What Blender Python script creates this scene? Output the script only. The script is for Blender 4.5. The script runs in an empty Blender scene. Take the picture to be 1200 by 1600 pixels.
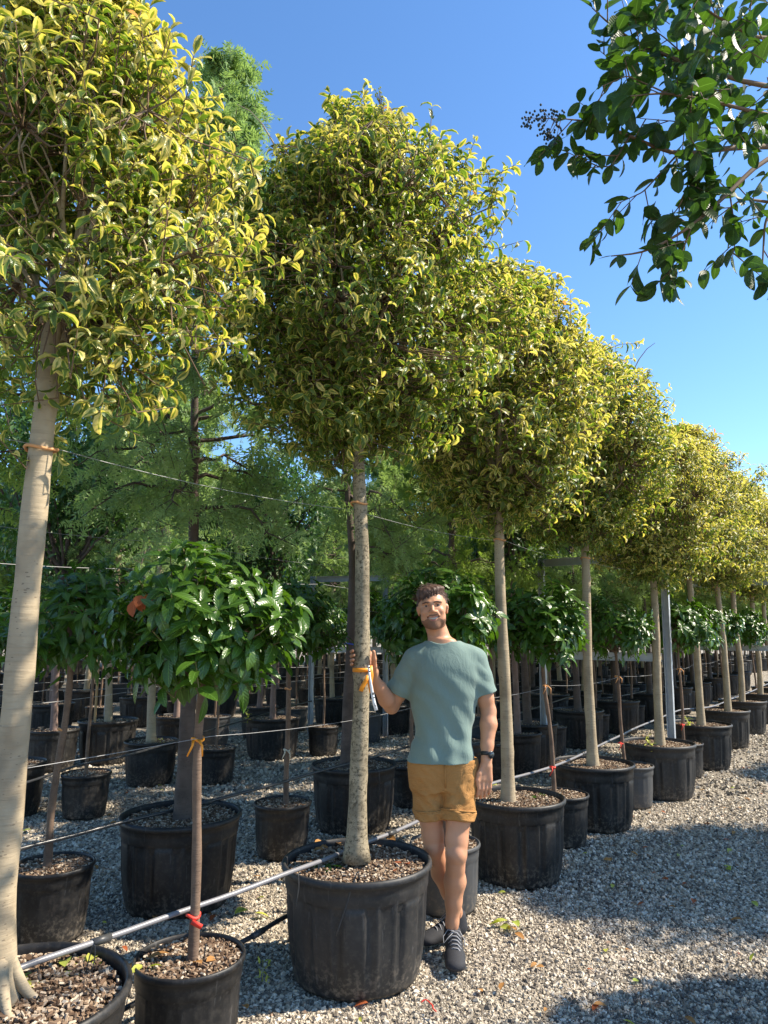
import bpy, math, random
import numpy as np
from mathutils import Vector, Matrix

random.seed(7)
RNG = np.random.default_rng(7)
SC = bpy.context.scene
COL = SC.collection
PI = math.pi
R = math.radians

# ------------------------------------------------------------------ camera, sky, sun, exposure
CAM_H = 1.58
FPX = 1109.0
PITCH = math.atan(187 / FPX)
cam_d = bpy.data.cameras.new('camera')
cam = bpy.data.objects.new('camera', cam_d)
COL.objects.link(cam)
cam.location = (0, 0, CAM_H)
cam.rotation_euler = (PI / 2 + PITCH, 0, 0)
cam_d.sensor_fit = 'VERTICAL'
cam_d.sensor_height = 36.0
cam_d.lens = 36.0 * FPX / 1600.0
cam_d.clip_end = 3000
cam_d.clip_start = 0.05
SC.camera = cam

SUN_EL, SUN_AZ = R(45), R(86)          # azimuth clockwise from +Y
SUN_DIR = Vector((math.cos(SUN_EL) * math.sin(SUN_AZ), math.cos(SUN_EL) * math.cos(SUN_AZ), math.sin(SUN_EL)))
w = bpy.data.worlds.new('World')
SC.world = w
w.use_nodes = True
wt = w.node_tree
wt.nodes.clear()
sky = wt.nodes.new('ShaderNodeTexSky')
sky.sky_type = 'NISHITA'
sky.sun_disc = False
sky.sun_elevation = SUN_EL
sky.sun_rotation = SUN_AZ
sky.air_density = 0.9
sky.dust_density = 0.1
sky.ozone_density = 3.0
bg = wt.nodes.new('ShaderNodeBackground')
bg.inputs['Strength'].default_value = 0.148
wo = wt.nodes.new('ShaderNodeOutputWorld')
hsv = wt.nodes.new('ShaderNodeHueSaturation')
hsv.inputs['Saturation'].default_value = 1.14
wt.links.new(sky.outputs[0], hsv.inputs['Color'])
wt.links.new(hsv.outputs[0], bg.inputs['Color'])
wt.links.new(bg.outputs[0], wo.inputs['Surface'])
sl = bpy.data.lights.new('sun', 'SUN')
sl.energy = 5.0
sl.angle = R(0.53)
sl.color = (1.0, 0.90, 0.75)
so = bpy.data.objects.new('sun', sl)
COL.objects.link(so)
so.location = (8, 2, 9)
so.rotation_euler = SUN_DIR.to_track_quat('Z', 'Y').to_euler()
SC.view_settings.view_transform = 'Standard'
SC.view_settings.look = 'None'
SC.view_settings.exposure = 1.0
SC.view_settings.gamma = 1.0
SC.render.engine = 'CYCLES'
SC.cycles.max_bounces = 6
SC.cycles.diffuse_bounces = 4
SC.cycles.glossy_bounces = 2
SC.cycles.transmission_bounces = 4
SC.cycles.transparent_max_bounces = 4
SC.render.resolution_x = 768
SC.render.resolution_y = 1024


# ------------------------------------------------------------------ small maths
def px(x, y, Y=None, z=None):
    """photo pixel -> world point on depth plane Y or height plane z"""
    a = (x - 600) / FPX
    u = -(y - 800) / FPX
    fy = math.cos(PITCH) - u * math.sin(PITCH)
    fz = math.sin(PITCH) + u * math.cos(PITCH)
    t = Y / fy if Y is not None else (z - CAM_H) / fz
    return Vector((a * t, fy * t, CAM_H + fz * t))


def proj(p):
    d = p[1] * math.cos(PITCH) + (p[2] - CAM_H) * math.sin(PITCH)
    v = -p[1] * math.sin(PITCH) + (p[2] - CAM_H) * math.cos(PITCH)
    if d < 0.1:
        return (-9999, -9999)
    return (600 + FPX * p[0] / d, 800 - FPX * v / d)


def nrm(a):
    return a / np.maximum(np.linalg.norm(a, axis=-1, keepdims=True), 1e-9)


def ts(a, b, x):
    t = np.clip((x - a) / (b - a), 0, 1)
    return t * t * (3 - 2 * t)


# ------------------------------------------------------------------ mesh builder
class MB:
    def __init__(s):
        s.V, s.UV, s.RN, s.F4, s.M4, s.F3, s.M3 = [], [], [], [], [], [], []
        s.n = 0

    def add(s, V, F4=None, F3=None, uv=None, rnd=0.0, mat=0):
        V = np.asarray(V, float).reshape(-1, 3)
        k = len(V)
        s.V.append(V)
        s.UV.append(np.zeros((k, 2)) if uv is None else np.asarray(uv, float).reshape(-1, 2))
        s.RN.append(np.broadcast_to(np.asarray(rnd, float), (k,)).copy())
        if F4 is not None and len(F4):
            F = np.asarray(F4, int).reshape(-1, 4) + s.n
            s.F4.append(F); s.M4.append(np.full(len(F), mat))
        if F3 is not None and len(F3):
            F = np.asarray(F3, int).reshape(-1, 3) + s.n
            s.F3.append(F); s.M3.append(np.full(len(F), mat))
        s.n += k

    def build(s, name, mats, parent=None, smooth=True):
        V = np.concatenate(s.V)
        F4 = np.concatenate(s.F4) if s.F4 else np.zeros((0, 4), int)
        F3 = np.concatenate(s.F3) if s.F3 else np.zeros((0, 3), int)
        M = np.concatenate([np.concatenate(s.M4) if s.M4 else np.zeros(0), np.concatenate(s.M3) if s.M3 else np.zeros(0)])
        me = bpy.data.meshes.new(name)
        me.vertices.add(len(V))
        me.vertices.foreach_set('co', V.astype('f').ravel())
        loops = np.concatenate([F4.ravel(), F3.ravel()]).astype('i')
        me.loops.add(len(loops))
        me.loops.foreach_set('vertex_index', loops)
        nf = len(F4) + len(F3)
        me.polygons.add(nf)
        st = np.concatenate([np.arange(len(F4)) * 4, len(F4) * 4 + np.arange(len(F3)) * 3]).astype('i')
        me.polygons.foreach_set('loop_start', st)
        me.polygons.foreach_set('material_index', M.astype('i'))
        me.polygons.foreach_set('use_smooth', np.full(nf, smooth))
        UV = np.concatenate(s.UV)
        uvl = me.uv_layers.new(name='UVMap')
        uvl.data.foreach_set('uv', UV[loops].astype('f').ravel())
        at = me.attributes.new('rnd', 'FLOAT', 'POINT')
        at.data.foreach_set('value', np.concatenate(s.RN).astype('f'))
        me.update(calc_edges=True)
        me.validate()
        for m in (mats if isinstance(mats, (list, tuple)) else [mats]):
            me.materials.append(m)
        return link(name, me, parent)


def link(name, me, parent=None):
    o = bpy.data.objects.new(name, me)
    COL.objects.link(o)
    if parent:
        o.parent = parent
    return o


def thing(name, label, cat, loc=(0, 0, 0), rotz=0, group=None):
    o = bpy.data.objects.new(name, None)
    COL.objects.link(o)
    o.empty_display_size = 0.1
    o.location = loc
    o.rotation_euler = (0, 0, rotz)
    return tag(o, label, cat, group)


def tag(o, label=None, cat=None, group=None, kind=None):
    if label: o['label'] = label
    if cat: o['category'] = cat
    if group: o['group'] = group
    if kind: o['kind'] = kind
    return o


def copy_part(src, parent, loc=None, rotz=0, scale=None):
    c = src.copy()
    COL.objects.link(c)
    c.parent = parent
    if loc is not None: c.location = loc
    if rotz: c.rotation_euler = (0, 0, rotz)
    if scale is not None: c.scale = scale
    for g in src.children:
        d = g.copy(); COL.objects.link(d); d.parent = c
    return c


def tube(mb, pts, rad, sides=8, mat=0, rnd=0.5, cap=True, squash=None):
    P = np.asarray([tuple(p) for p in pts], float)
    n = len(P)
    rad = np.broadcast_to(np.asarray(rad, float), (n,))
    T = np.gradient(P, axis=0)
    T = nrm(T)
    up = np.array([0, 0, 1.0]) if abs(T[0][2]) < 0.9 else np.array([1.0, 0, 0])
    X = nrm(np.cross(up, T[0]))
    rings, uvs = [], []
    a = np.arange(sides) / sides * 2 * PI
    L = 0
    for i in range(n):
        X = nrm(X - T[i] * np.dot(X, T[i]))
        Y = np.cross(T[i], X)
        if i: L += np.linalg.norm(P[i] - P[i - 1])
        rings.append(P[i] + rad[i] * (np.cos(a)[:, None] * X + np.sin(a)[:, None] * Y))
        uvs.append(np.stack([a / (2 * PI), np.full(sides, L)], 1))
    V = np.concatenate(rings)
    F = []
    for i in range(n - 1):
        for j in range(sides):
            k = (j + 1) % sides
            F.append((i * sides + j, i * sides + k, (i + 1) * sides + k, (i + 1) * sides + j))
    F3 = []
    if cap:
        V = np.concatenate([V, P[:1], P[-1:]])
        uvs.append(np.zeros((2, 2)))
        for j in range(sides):
            k = (j + 1) % sides
            F3.append((n * sides, k, j))
            F3.append((n * sides + 1, (n - 1) * sides + j, (n - 1) * sides + k))
    mb.add(V, F, F3, np.concatenate(uvs), rnd, mat)


def prisms(mb, P0, P1, r0, r1, sides=3, mat=0, rnd=0.5):
    """many straight tapered sticks at once"""
    P0 = np.asarray(P0, float); P1 = np.asarray(P1, float)
    n = len(P0)
    if not n: return
    T = nrm(P1 - P0)
    ref = np.where(np.abs(T[:, 2:3]) < 0.9, np.array([[0, 0, 1.0]]), np.array([[1.0, 0, 0]]))
    X = nrm(np.cross(ref, T)); Y = np.cross(T, X)
    a = np.arange(sides) / sides * 2 * PI
    ring = np.cos(a)[None, :, None] * X[:, None] + np.sin(a)[None, :, None] * Y[:, None]
    r0 = np.broadcast_to(np.asarray(r0, float), (n,)); r1 = np.broadcast_to(np.asarray(r1, float), (n,))
    V = np.concatenate([P0[:, None] + ring * r0[:, None, None], P1[:, None] + ring * r1[:, None, None]], 1)
    F = np.array([(j, (j + 1) % sides, sides + (j + 1) % sides, sides + j) for j in range(sides)])
    Fa = (np.arange(n) * 2 * sides)[:, None, None] + F[None]
    mb.add(V.reshape(-1, 3), Fa.reshape(-1, 4), None, None, rnd, mat)


def lathe(mb, prof, seg, c=(0, 0, 0), mod=None, mat=0, rnd=0.5):
    a = np.arange(seg) / seg * 2 * PI
    V, UV = [], []
    for i, (r, z) in enumerate(prof):
        rr = r + (mod(a, i) if mod else 0)
        rr = np.broadcast_to(rr, (seg,))
        V.append(np.stack([c[0] + rr * np.cos(a), c[1] + rr * np.sin(a), np.full(seg, c[2] + z)], 1))
        UV.append(np.stack([a / (2 * PI), np.full(seg, z)], 1))
    n = len(prof)
    j = np.arange(seg); k = (j + 1) % seg
    F = np.concatenate([np.stack([i * seg + j, i * seg + k, (i + 1) * seg + k, (i + 1) * seg + j], 1) for i in range(n - 1)])
    mb.add(np.concatenate(V), F, None, np.concatenate(UV), rnd, mat)


def box(mb, lo, hi, mat=0, rnd=0.5, M=None):
    x0, y0, z0 = lo; x1, y1, z1 = hi
    V = np.array([(x0, y0, z0), (x1, y0, z0), (x1, y1, z0), (x0, y1, z0), (x0, y0, z1), (x1, y0, z1), (x1, y1, z1), (x0, y1, z1)], float)
    if M is not None:
        V = np.array([tuple(M @ Vector(v)) for v in V])
    F = [(0, 3, 2, 1), (4, 5, 6, 7), (0, 1, 5, 4), (1, 2, 6, 5), (2, 3, 7, 6), (3, 0, 4, 7)]
    mb.add(V, F, None, None, rnd, mat)


def ball(mb, c, r, seg=8, rings=5, mat=0, rnd=0.5):
    prof = [(math.sin(PI * (i + 0.02) / (rings + 0.04)) * 1, -math.cos(PI * (i + 0.02) / (rings + 0.04))) for i in range(rings + 1)]
    r = (r, r, r) if not hasattr(r, '__len__') else r
    a = np.arange(seg) / seg * 2 * PI
    V = np.concatenate([np.stack([c[0] + r[0] * q * np.cos(a), c[1] + r[1] * q * np.sin(a), np.full(seg, c[2] + r[2] * z)], 1) for q, z in prof])
    j = np.arange(seg); k = (j + 1) % seg
    F = np.concatenate([np.stack([i * seg + j, i * seg + k, (i + 1) * seg + k, (i + 1) * seg + j], 1) for i in range(rings)])
    mb.add(V, F, None, None, rnd, mat)


# ------------------------------------------------------------------ leaves
LEAF_W = {5: ([0, .22, .5, .78, 1.0], [.10, .82, 1.0, .66, .03]), 3: ([0, .45, 1.0], [.12, 1.0, .05]), 7: ([0, .12, .3, .5, .7, .87, 1.0], [.06, .55, .92, 1.0, .84, .48, .02])}


def leaves(mb, P, D, N, L, W, curl, fold=0.15, st=5, mat=0, rnd=None):
    n = len(P)
    if not n: return
    D = nrm(D); N = nrm(N - D * np.sum(N * D, 1, keepdims=True)); S = np.cross(D, N)
    t, wd = [np.array(q) for q in LEAF_W[st]]
    L = np.broadcast_to(L, (n,)); W = np.broadcast_to(W, (n,)); curl = np.broadcast_to(curl, (n,)).astype(float)
    fold = np.broadcast_to(fold, (n,))
    c = np.where(np.abs(curl) < 1e-3, 1e-3, curl)
    ct = c[:, None] * t[None]
    al = np.sin(ct) / c[:, None] * L[:, None]
    dn = -(1 - np.cos(ct)) / c[:, None] * L[:, None]
    C = P[:, None] + al[..., None] * D[:, None] + dn[..., None] * N[:, None]
    Nt = np.cos(ct)[..., None] * N[:, None] + np.sin(ct)[..., None] * D[:, None]
    u = np.array([-1, 0, 1.0])
    hw = 0.5 * W[:, None] * wd[None]
    V = C[:, :, None] + hw[:, :, None, None] * u[None, None, :, None] * S[:, None, None] + (np.abs(u)[None, None, :, None] * (fold[:, None] * hw * 2)[:, :, None, None]) * Nt[:, :, None]
    m = len(t) * 3
    UV = np.stack(np.broadcast_arrays(((u + 1) / 2)[None, None, :], t[None, :, None] + np.zeros((n, 1, 1))), -1)
    F = []
    for i in range(len(t) - 1):
        for j in range(2):
            F.append((i * 3 + j, i * 3 + j + 1, (i + 1) * 3 + j + 1, (i + 1) * 3 + j))
    Fa = (np.arange(n) * m)[:, None, None] + np.array(F)[None]
    if rnd is None: rnd = RNG.random(n)
    mb.add(V.reshape(-1, 3), Fa.reshape(-1, 4), None, UV.reshape(-1, 2), np.repeat(rnd, m), mat)


def rdir(n, zmin=-1.0):
    z = RNG.uniform(zmin, 1, n); a = RNG.uniform(0, 2 * PI, n); s = np.sqrt(1 - z * z)
    return np.stack([s * np.cos(a), s * np.sin(a), z], 1)


def perp(D):
    ref = RNG.normal(size=D.shape)
    return nrm(np.cross(D, ref))


# ------------------------------------------------------------------ materials
class NT:
    def __init__(s, name):
        s.m = bpy.data.materials.new(name); s.m.use_nodes = True
        s.t = s.m.node_tree; s.t.nodes.clear()
        s.out = s.n('OutputMaterial')

    def n(s, kind, **kw):
        nd = s.t.nodes.new('ShaderNode' + kind)
        for k, v in kw.items():
            setattr(nd, k, v)
        return nd

    def l(s, a, b):
        s.t.links.new(a, b)

    def sock(s, v, inp):
        if isinstance(v, bpy.types.NodeSocket): s.l(v, inp)
        else: inp.default_value = v

    def math(s, op, a, b=0.0, c=0.0, clamp=False):
        nd = s.n('Math', operation=op, use_clamp=clamp)
        s.sock(a, nd.inputs[0]); s.sock(b, nd.inputs[1]); s.sock(c, nd.inputs[2])
        return nd.outputs[0]

    def ramp(s, f, stops, interp='LINEAR'):
        nd = s.n('ValToRGB'); cr = nd.color_ramp; cr.interpolation = interp
        while len(cr.elements) > 1: cr.elements.remove(cr.elements[-1])
        cr.elements[0].position = stops[0][0]; cr.elements[0].color = (*stops[0][1], 1)
        for p, c in stops[1:]:
            e = cr.elements.new(p); e.color = (*c, 1)
        s.sock(f, nd.inputs[0])
        return nd.outputs[0]

    def noise(s, scale, vec=None, detail=3, rough=0.5, dist=0.0):
        nd = s.n('TexNoise'); nd.inputs['Scale'].default_value = scale; nd.inputs['Detail'].default_value = detail
        nd.inputs['Roughness'].default_value = rough; nd.inputs['Distortion'].default_value = dist
        if vec is not None: s.l(vec, nd.inputs['Vector'])
        return nd.outputs['Fac']

    def voro(s, scale, vec=None, feature='F1', out='Distance', rnd=1.0):
        nd = s.n('TexVoronoi', feature=feature); nd.inputs['Scale'].default_value = scale
        nd.inputs['Randomness'].default_value = rnd
        if vec is not None: s.l(vec, nd.inputs['Vector'])
        return nd.outputs[out]

    def co(s, which='Object', scale=None):
        o = s.n('TexCoord').outputs[which]
        if scale is None: return o
        m = s.n('Mapping'); m.inputs['Scale'].default_value = scale
        s.l(o, m.inputs['Vector'])
        return m.outputs[0]

    def mix(s, f, a, b, blend='MIX'):
        nd = s.n('MixRGB', blend_type=blend)
        s.sock(f, nd.inputs[0])
        for v, i in ((a, 1), (b, 2)):
            if isinstance(v, bpy.types.NodeSocket): s.l(v, nd.inputs[i])
            else: nd.inputs[i].default_value = (*v, 1)
        return nd.outputs[0]

    def attr(s, name='rnd'):
        nd = s.n('Attribute'); nd.attribute_name = name
        return nd.outputs['Fac']

    def bump(s, h, strength=0.3, dist=0.01, base=None):
        nd = s.n('Bump'); nd.inputs['Strength'].default_value = strength; nd.inputs['Distance'].default_value = dist
        s.l(h, nd.inputs['Height'])
        if base is not None: s.l(base, nd.inputs['Normal'])
        return nd.outputs[0]

    def princ(s, color, rough=0.5, spec=0.5, metal=0.0, bump=None, **kw):
        p = s.n('BsdfPrincipled')
        if isinstance(color, bpy.types.NodeSocket): s.l(color, p.inputs['Base Color'])
        else: p.inputs['Base Color'].default_value = (*color, 1)
        s.sock(rough, p.inputs['Roughness'])
        p.inputs['Specular IOR Level'].default_value = spec
        p.inputs['Metallic'].default_value = metal
        if bump is not None: s.l(bump, p.inputs['Normal'])
        for k, v in kw.items():
            p.inputs[k.replace('_', ' ')].default_value = v
        return p.outputs[0]

    def done(s, sh):
        s.l(sh, s.out.inputs['Surface'])
        return s.m


def leafmat(name, green1, green2, margin=None, trans=0.35, rough=0.38, spec=0.5, tip=None, vein=0.25, transcol=None, marg_w=0.5):
    t = NT(name)
    uv = t.n('UVMap'); uv.uv_map = 'UVMap'
    sep = t.n('SeparateXYZ'); t.l(uv.outputs[0], sep.inputs[0])
    r = t.attr()
    u = t.math('ABSOLUTE', t.math('SUBTRACT', t.math('MULTIPLY', sep.outputs[0], 2.0), 1.0))
    ob = t.co('Object')
    base = t.mix(r, green1, green2)
    n1 = t.noise(9, ob, 2)
    base = t.mix(t.math('MULTIPLY', n1, 0.5), base, tuple(c * 1.5 for c in green2))
    # pale midrib
    mid = t.math('SUBTRACT', 1.0, t.math('MULTIPLY', u, 14.0), clamp=True)
    base = t.mix(t.math('MULTIPLY', mid, vein), base, tuple(min(1, c * 3 + .03) for c in green2))
    if margin:
        v = sep.outputs[1]
        edge = t.math('ADD', u, t.math('MULTIPLY', t.math('ABSOLUTE', t.math('SUBTRACT', v, 0.45)), 0.55))
        edge = t.math('ADD', edge, t.math('MULTIPLY', t.math('SUBTRACT', t.noise(45, ob, 2), 0.5), 0.95))
        th = t.math('SUBTRACT', marg_w + 0.25, t.math('MULTIPLY', r, 0.35))
        f = t.math('MULTIPLY', t.math('SUBTRACT', edge, th), 4.5, clamp=True)
        mcol = t.mix(r, margin[0], margin[1])
        base = t.mix(f, base, mcol)
    if tip:
        f = t.math('GREATER_THAN', r, tip[0])
        base = t.mix(f, base, tip[1])
    vw = t.n('TexWave', wave_type='BANDS', bands_direction='Y')
    vw.inputs['Scale'].default_value = 2.6; vw.inputs['Distortion'].default_value = 0.4
    m = t.n('CombineXYZ'); t.l(u, m.inputs[0])
    t.l(t.math('SUBTRACT', sep.outputs[1], t.math('MULTIPLY', u, 0.18)), m.inputs[1])
    t.l(m.outputs[0], vw.inputs['Vector'])
    bp = t.bump(vw.outputs['Fac'], 0.35, 0.002)
    p = t.princ(base, rough, spec, bump=bp)
    tr = t.n('BsdfTranslucent')
    tc = t.mix(1.0, base, transcol or (1.0, 1.0, 0.66), 'MULTIPLY')
    hs = t.n('HueSaturation'); hs.inputs['Value'].default_value = 1.85; hs.inputs['Saturation'].default_value = 1.05
    t.l(tc, hs.inputs['Color']); t.l(hs.outputs[0], tr.inputs['Color'])
    mx = t.n('MixShader'); mx.inputs[0].default_value = trans
    t.l(p, mx.inputs[1]); t.l(tr.outputs[0], mx.inputs[2])
    return t.done(mx.outputs[0])


M = {}
M['var_shaded_leaf'] = leafmat('variegated_shaded_leaf', (.05, .095, .016), (.095, .155, .026), ((.32, .36, .06), (.48, .47, .12)), trans=.36, rough=.33, tip=(.985, (.36, .17, .08)), marg_w=.68)  # variegated, greener with thin margins: inner crown shade put into the colour
M['gold_sunlit_leaf'] = leafmat('golden_sunlit_leaf', (.08, .12, .018), (.16, .20, .03), ((.48, .43, .10), (.60, .52, .19)), trans=.37, rough=.36, tip=(.97, (.50, .26, .14)), marg_w=.22)  # golden growth, yellowed further for sunlight on the outer crown
M['vib_leaf'] = leafmat('laurel_leaf', (.028, .07, .010), (.06, .125, .016), None, trans=.28, rough=.27, spec=.5, vein=.6)
M['privet_leaf'] = leafmat('privet_leaf', (.018, .042, .010), (.04, .085, .014), None, trans=.42, rough=.5, spec=.5, vein=.5)
M['acacia'] = leafmat('feathery_leaf', (.13, .20, .08), (.22, .31, .12), None, trans=.36, rough=.6, spec=.3, vein=0)
M['fern'] = leafmat('green_feathery_leaf', (.13, .20, .05), (.21, .29, .07), None, trans=.4, rough=.55, spec=.3, vein=0)
M['dark_leaf'] = leafmat('evergreen_leaf', (.03, .07, .018), (.06, .125, .03), None, trans=.32, rough=.35, spec=.5, vein=.2)
M['dry_leaf'] = leafmat('dry_leaf', (.25, .11, .035), (.38, .2, .07), None, trans=.2, rough=.7, spec=.2)
M['rust_leaf'] = leafmat('rust_leaf', (.30, .08, .03), (.34, .1, .04), None, trans=.3, rough=.6, spec=.2)
M['lime_leaf'] = leafmat('lime_leaf', (.22, .32, .05), (.42, .42, .08), None, trans=.25, rough=.5, spec=.3)


def m_plastic(name, c, rough=.42, dust=.25):
    t = NT(name)
    ob = t.co('Object')
    n = t.noise(5, ob, 5, .6)
    n2 = t.noise(60, t.co('Object', (1, 1, .12)), 3)
    f = t.math('MULTIPLY', t.math('SUBTRACT', n, .42, clamp=True), dust * 3, clamp=True)
    col = t.mix(f, c, (.11, .10, .09))
    col = t.mix(t.math('MULTIPLY', t.math('GREATER_THAN', n2, .66), .18), col, (.16, .16, .16))
    ro = t.math('ADD', rough, t.math('MULTIPLY', n, .2))
    sp = t.n('SeparateXYZ'); t.l(ob, sp.inputs[0])
    low = t.math('MULTIPLY', t.math('SUBTRACT', .17, sp.outputs[2], clamp=True), 5.0)
    spl = t.math('MULTIPLY', t.math('ADD', low, .12), t.math('MULTIPLY', t.math('SUBTRACT', t.noise(38, ob, 5, .7), .48, clamp=True), 6.0, clamp=True), clamp=True)
    col = t.mix(spl, col, (.17, .145, .115))
    scr = t.noise(16, t.co('Object', (1, 1, 9)), 4, .7, 1.0)
    col = t.mix(t.math('MULTIPLY', t.math('GREATER_THAN', scr, .70), .35), col, (.2, .2, .2))
    return t.done(t.princ(col, ro, .4, bump=t.bump(t.noise(90, ob, 3), .08, .003)))


M['pot'] = m_plastic('black_plastic', (.0075, .0075, .008))
M['pot_grey'] = m_plastic('weathered_plastic', (.017, .0175, .0185), .44, .25)
M['pot_pale'] = m_plastic('grey_plastic', (.06, .062, .064), .5, .3)


def m_bark(name, c1, c2, dark, sc=1.0, lent=.6, rough=.8):
    t = NT(name)
    ob = t.co('Object', (1, 1, .35)); ob2 = t.co('Object')
    n = t.noise(14 * sc, ob2, 5, .62)
    col = t.mix(n, c1, c2)
    bands = t.noise(30 * sc, t.co('Object', (.3, .3, 3.0)), 3, .6)
    col = t.mix(t.math('MULTIPLY', t.math('SUBTRACT', bands, .54, clamp=True), 2.2, clamp=True), col, tuple(q * .6 for q in c1))
    v = t.voro(52 * sc, t.co('Object', (.7, .7, 1.7)))
    sp = t.math('MULTIPLY', t.math('LESS_THAN', v, t.math('MULTIPLY', t.noise(9 * sc, ob2, 3), .34)), t.math('GREATER_THAN', t.noise(5 * sc, ob2, 3), .5))
    col = t.mix(t.math('MULTIPLY', sp, lent), col, dark)
    if lent > .8:
        col = t.mix(t.math('MULTIPLY', t.math('SUBTRACT', t.noise(60, ob2, 4, .7), .50, clamp=True), 8, clamp=True), col, tuple(q * .4 for q in c1))
    big = t.noise(3.2 * sc, ob2, 4, .6)
    col = t.mix(t.math('MULTIPLY', t.math('SUBTRACT', big, .50, clamp=True), 5, clamp=True), col, tuple((a * .5 + b * .5) for a, b in zip(c1, dark)))
    h = t.math('ADD', t.math('MULTIPLY', n, .6), t.math('MULTIPLY', bands, .6))
    return t.done(t.princ(col, rough, .25, bump=t.bump(h, .7, .006)))


M['bark'] = m_bark('pale_bark', (.30, .235, .15), (.44, .36, .245), (.09, .065, .045))
M['bark_spot'] = m_bark('speckled_bark', (.20, .165, .105), (.42, .35, .24), (.05, .04, .03), 1.5, .9)
M['bark_brown'] = m_bark('brown_bark', (.13, .085, .058), (.22, .15, .105), (.04, .025, .02), 1.6, .5)
M['bark_dark'] = m_bark('dark_bark', (.075, .055, .045), (.14, .105, .085), (.02, .015, .012), 1.2, .5)
M['bark_plum'] = m_bark('reddish_bark', (.18, .12, .1), (.27, .19, .16), (.06, .04, .03), 1.2, .5)
t = NT('twig'); M['twig'] = t.done(t.princ((.17, .115, .075), .8, .2))
t = NT('green_stem'); M['stem'] = t.done(t.princ((.14, .13, .05), .6, .3))


def m_soil():
    t = NT('potting_soil')
    ob = t.co('Object')
    v = t.voro(75, ob, out='Color')
    bw = t.n('RGBToBW'); t.l(v, bw.inputs[0])
    col = t.ramp(bw.outputs[0], [(.0, (.05, .032, .02)), (.45, (.12, .08, .05)), (.8, (.26, .19, .13)), (1, (.42, .35, .26))])
    d = t.voro(75, ob)
    return t.done(t.princ(col, .95, .1, bump=t.bump(d, .9, .012)))


M['soil'] = m_soil()
t = NT('bark_mulch'); r_ = t.attr()
M['mulch'] = t.done(t.princ(t.ramp(r_, [(0, (.07, .042, .026)), (.4, (.17, .11, .07)), (.7, (.33, .24, .16)), (1, (.55, .47, .36))]), .9, .15))


def m_ground():
    t = NT('gravel_ground')
    ob = t.co('Object')
    wv = t.n('TexNoise'); wv.inputs['Scale'].default_value = 40; t.l(ob, wv.inputs['Vector'])
    vv = t.n('MixRGB', blend_type='LINEAR_LIGHT'); vv.inputs[0].default_value = .006
    t.l(ob, vv.inputs[1]); t.l(wv.outputs['Color'], vv.inputs[2])
    c1 = t.voro(78, vv.outputs[0], out='Color'); bw = t.n('RGBToBW'); t.l(c1, bw.inputs[0])
    col = t.ramp(bw.outputs[0], [(.05, (.12, .108, .09)), (.35, (.31, .265, .20)), (.65, (.47, .41, .325)), (.95, (.66, .595, .49))])
    e = t.voro(78, vv.outputs[0], feature='DISTANCE_TO_EDGE')
    gap = t.math('MULTIPLY', e, 9.0, clamp=True)
    col = t.mix(gap, (.10, .09, .075), col)
    big = t.noise(1.1, ob, 5, .6)
    col = t.mix(t.math('MULTIPLY', t.math('SUBTRACT', big, .47, clamp=True), 2.2, clamp=True), col, (.24, .215, .175))
    br = t.noise(9, ob, 4, .7)
    col = t.mix(t.math('MULTIPLY', t.math('GREATER_THAN', br, .66), .5), col, (.14, .085, .05))
    h = t.math('ADD', t.math('POWER', e, .5), t.math('MULTIPLY', bw.outputs[0], .35))
    return t.done(t.princ(col, .9, .15, bump=t.bump(h, 1.0, .012)))


M['ground'] = m_ground()
t = NT('gravel_stone'); r_ = t.attr()
M['stone'] = t.done(t.princ(t.ramp(r_, [(0, (.09, .08, .07)), (.14, (.18, .15, .115)), (.32, (.34, .285, .21)), (.6, (.48, .41, .31)), (.85, (.59, .52, .41)), (.97, (.71, .64, .53)), (1, (.30, .19, .12))]), .8, .25))


def m_flat(name, c, rough=.5, spec=.4, metal=0., nz=None):
    t = NT(name)
    if nz:
        n = t.noise(nz, t.co('Object'), 4)
        col = t.mix(n, tuple(q * .75 for q in c), tuple(min(1, q * 1.2) for q in c))
        return t.done(t.princ(col, rough, spec, metal, bump=t.bump(n, .2, .004)))
    return t.done(t.princ(c, rough, spec, metal))


M['pipe'] = m_flat('black_poly_pipe', (.035, .035, .037), .3, .6, nz=20)
M['pipe_sunlit'] = m_flat('sunlit_poly_pipe', (.20, .195, .205), .35, .5, nz=20)  # black pipe, its sun highlights put into an even grey colour
M['wire'] = m_flat('wire', (.30, .30, .30), .5, .4, .4)
M['dripper'] = m_flat('drip_tube', (.05, .05, .05), .4)
M['steel'] = m_flat('galvanised_steel', (.44, .47, .50), .5, .5, .35, nz=14)
M['orange'] = m_flat('orange_ribbon', (.85, .30, .02), .45)
M['amber'] = m_flat('amber_tie', (.62, .30, .12), .6)
M['red'] = m_flat('red_ribbon', (.75, .05, .03), .5)
M['tagwhite'] = m_flat('white_tag', (.78, .80, .82), .5)
M['ink'] = m_flat('black_ink', (.02, .02, .02), .6)
M['rope'] = m_flat('pale_tie', (.6, .55, .42), .8)
M['blue'] = m_flat('blue_tape', (.05, .1, .5), .5)
M['berry'] = m_flat('dark_berries', (.02, .028, .02), .4)
M['stake'] = m_flat('wooden_stake', (.42, .27, .13), .8, nz=12)

# trees of the opposite row, out of frame at the right (x, y, scale, crown)
SHADE_TREES = [(4.85, 4.95, .9, 'crown3'), (5.9, 5.75, 1.0, 'crown2'), (8.5, 8.6, 1.0, 'crown3')]
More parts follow.
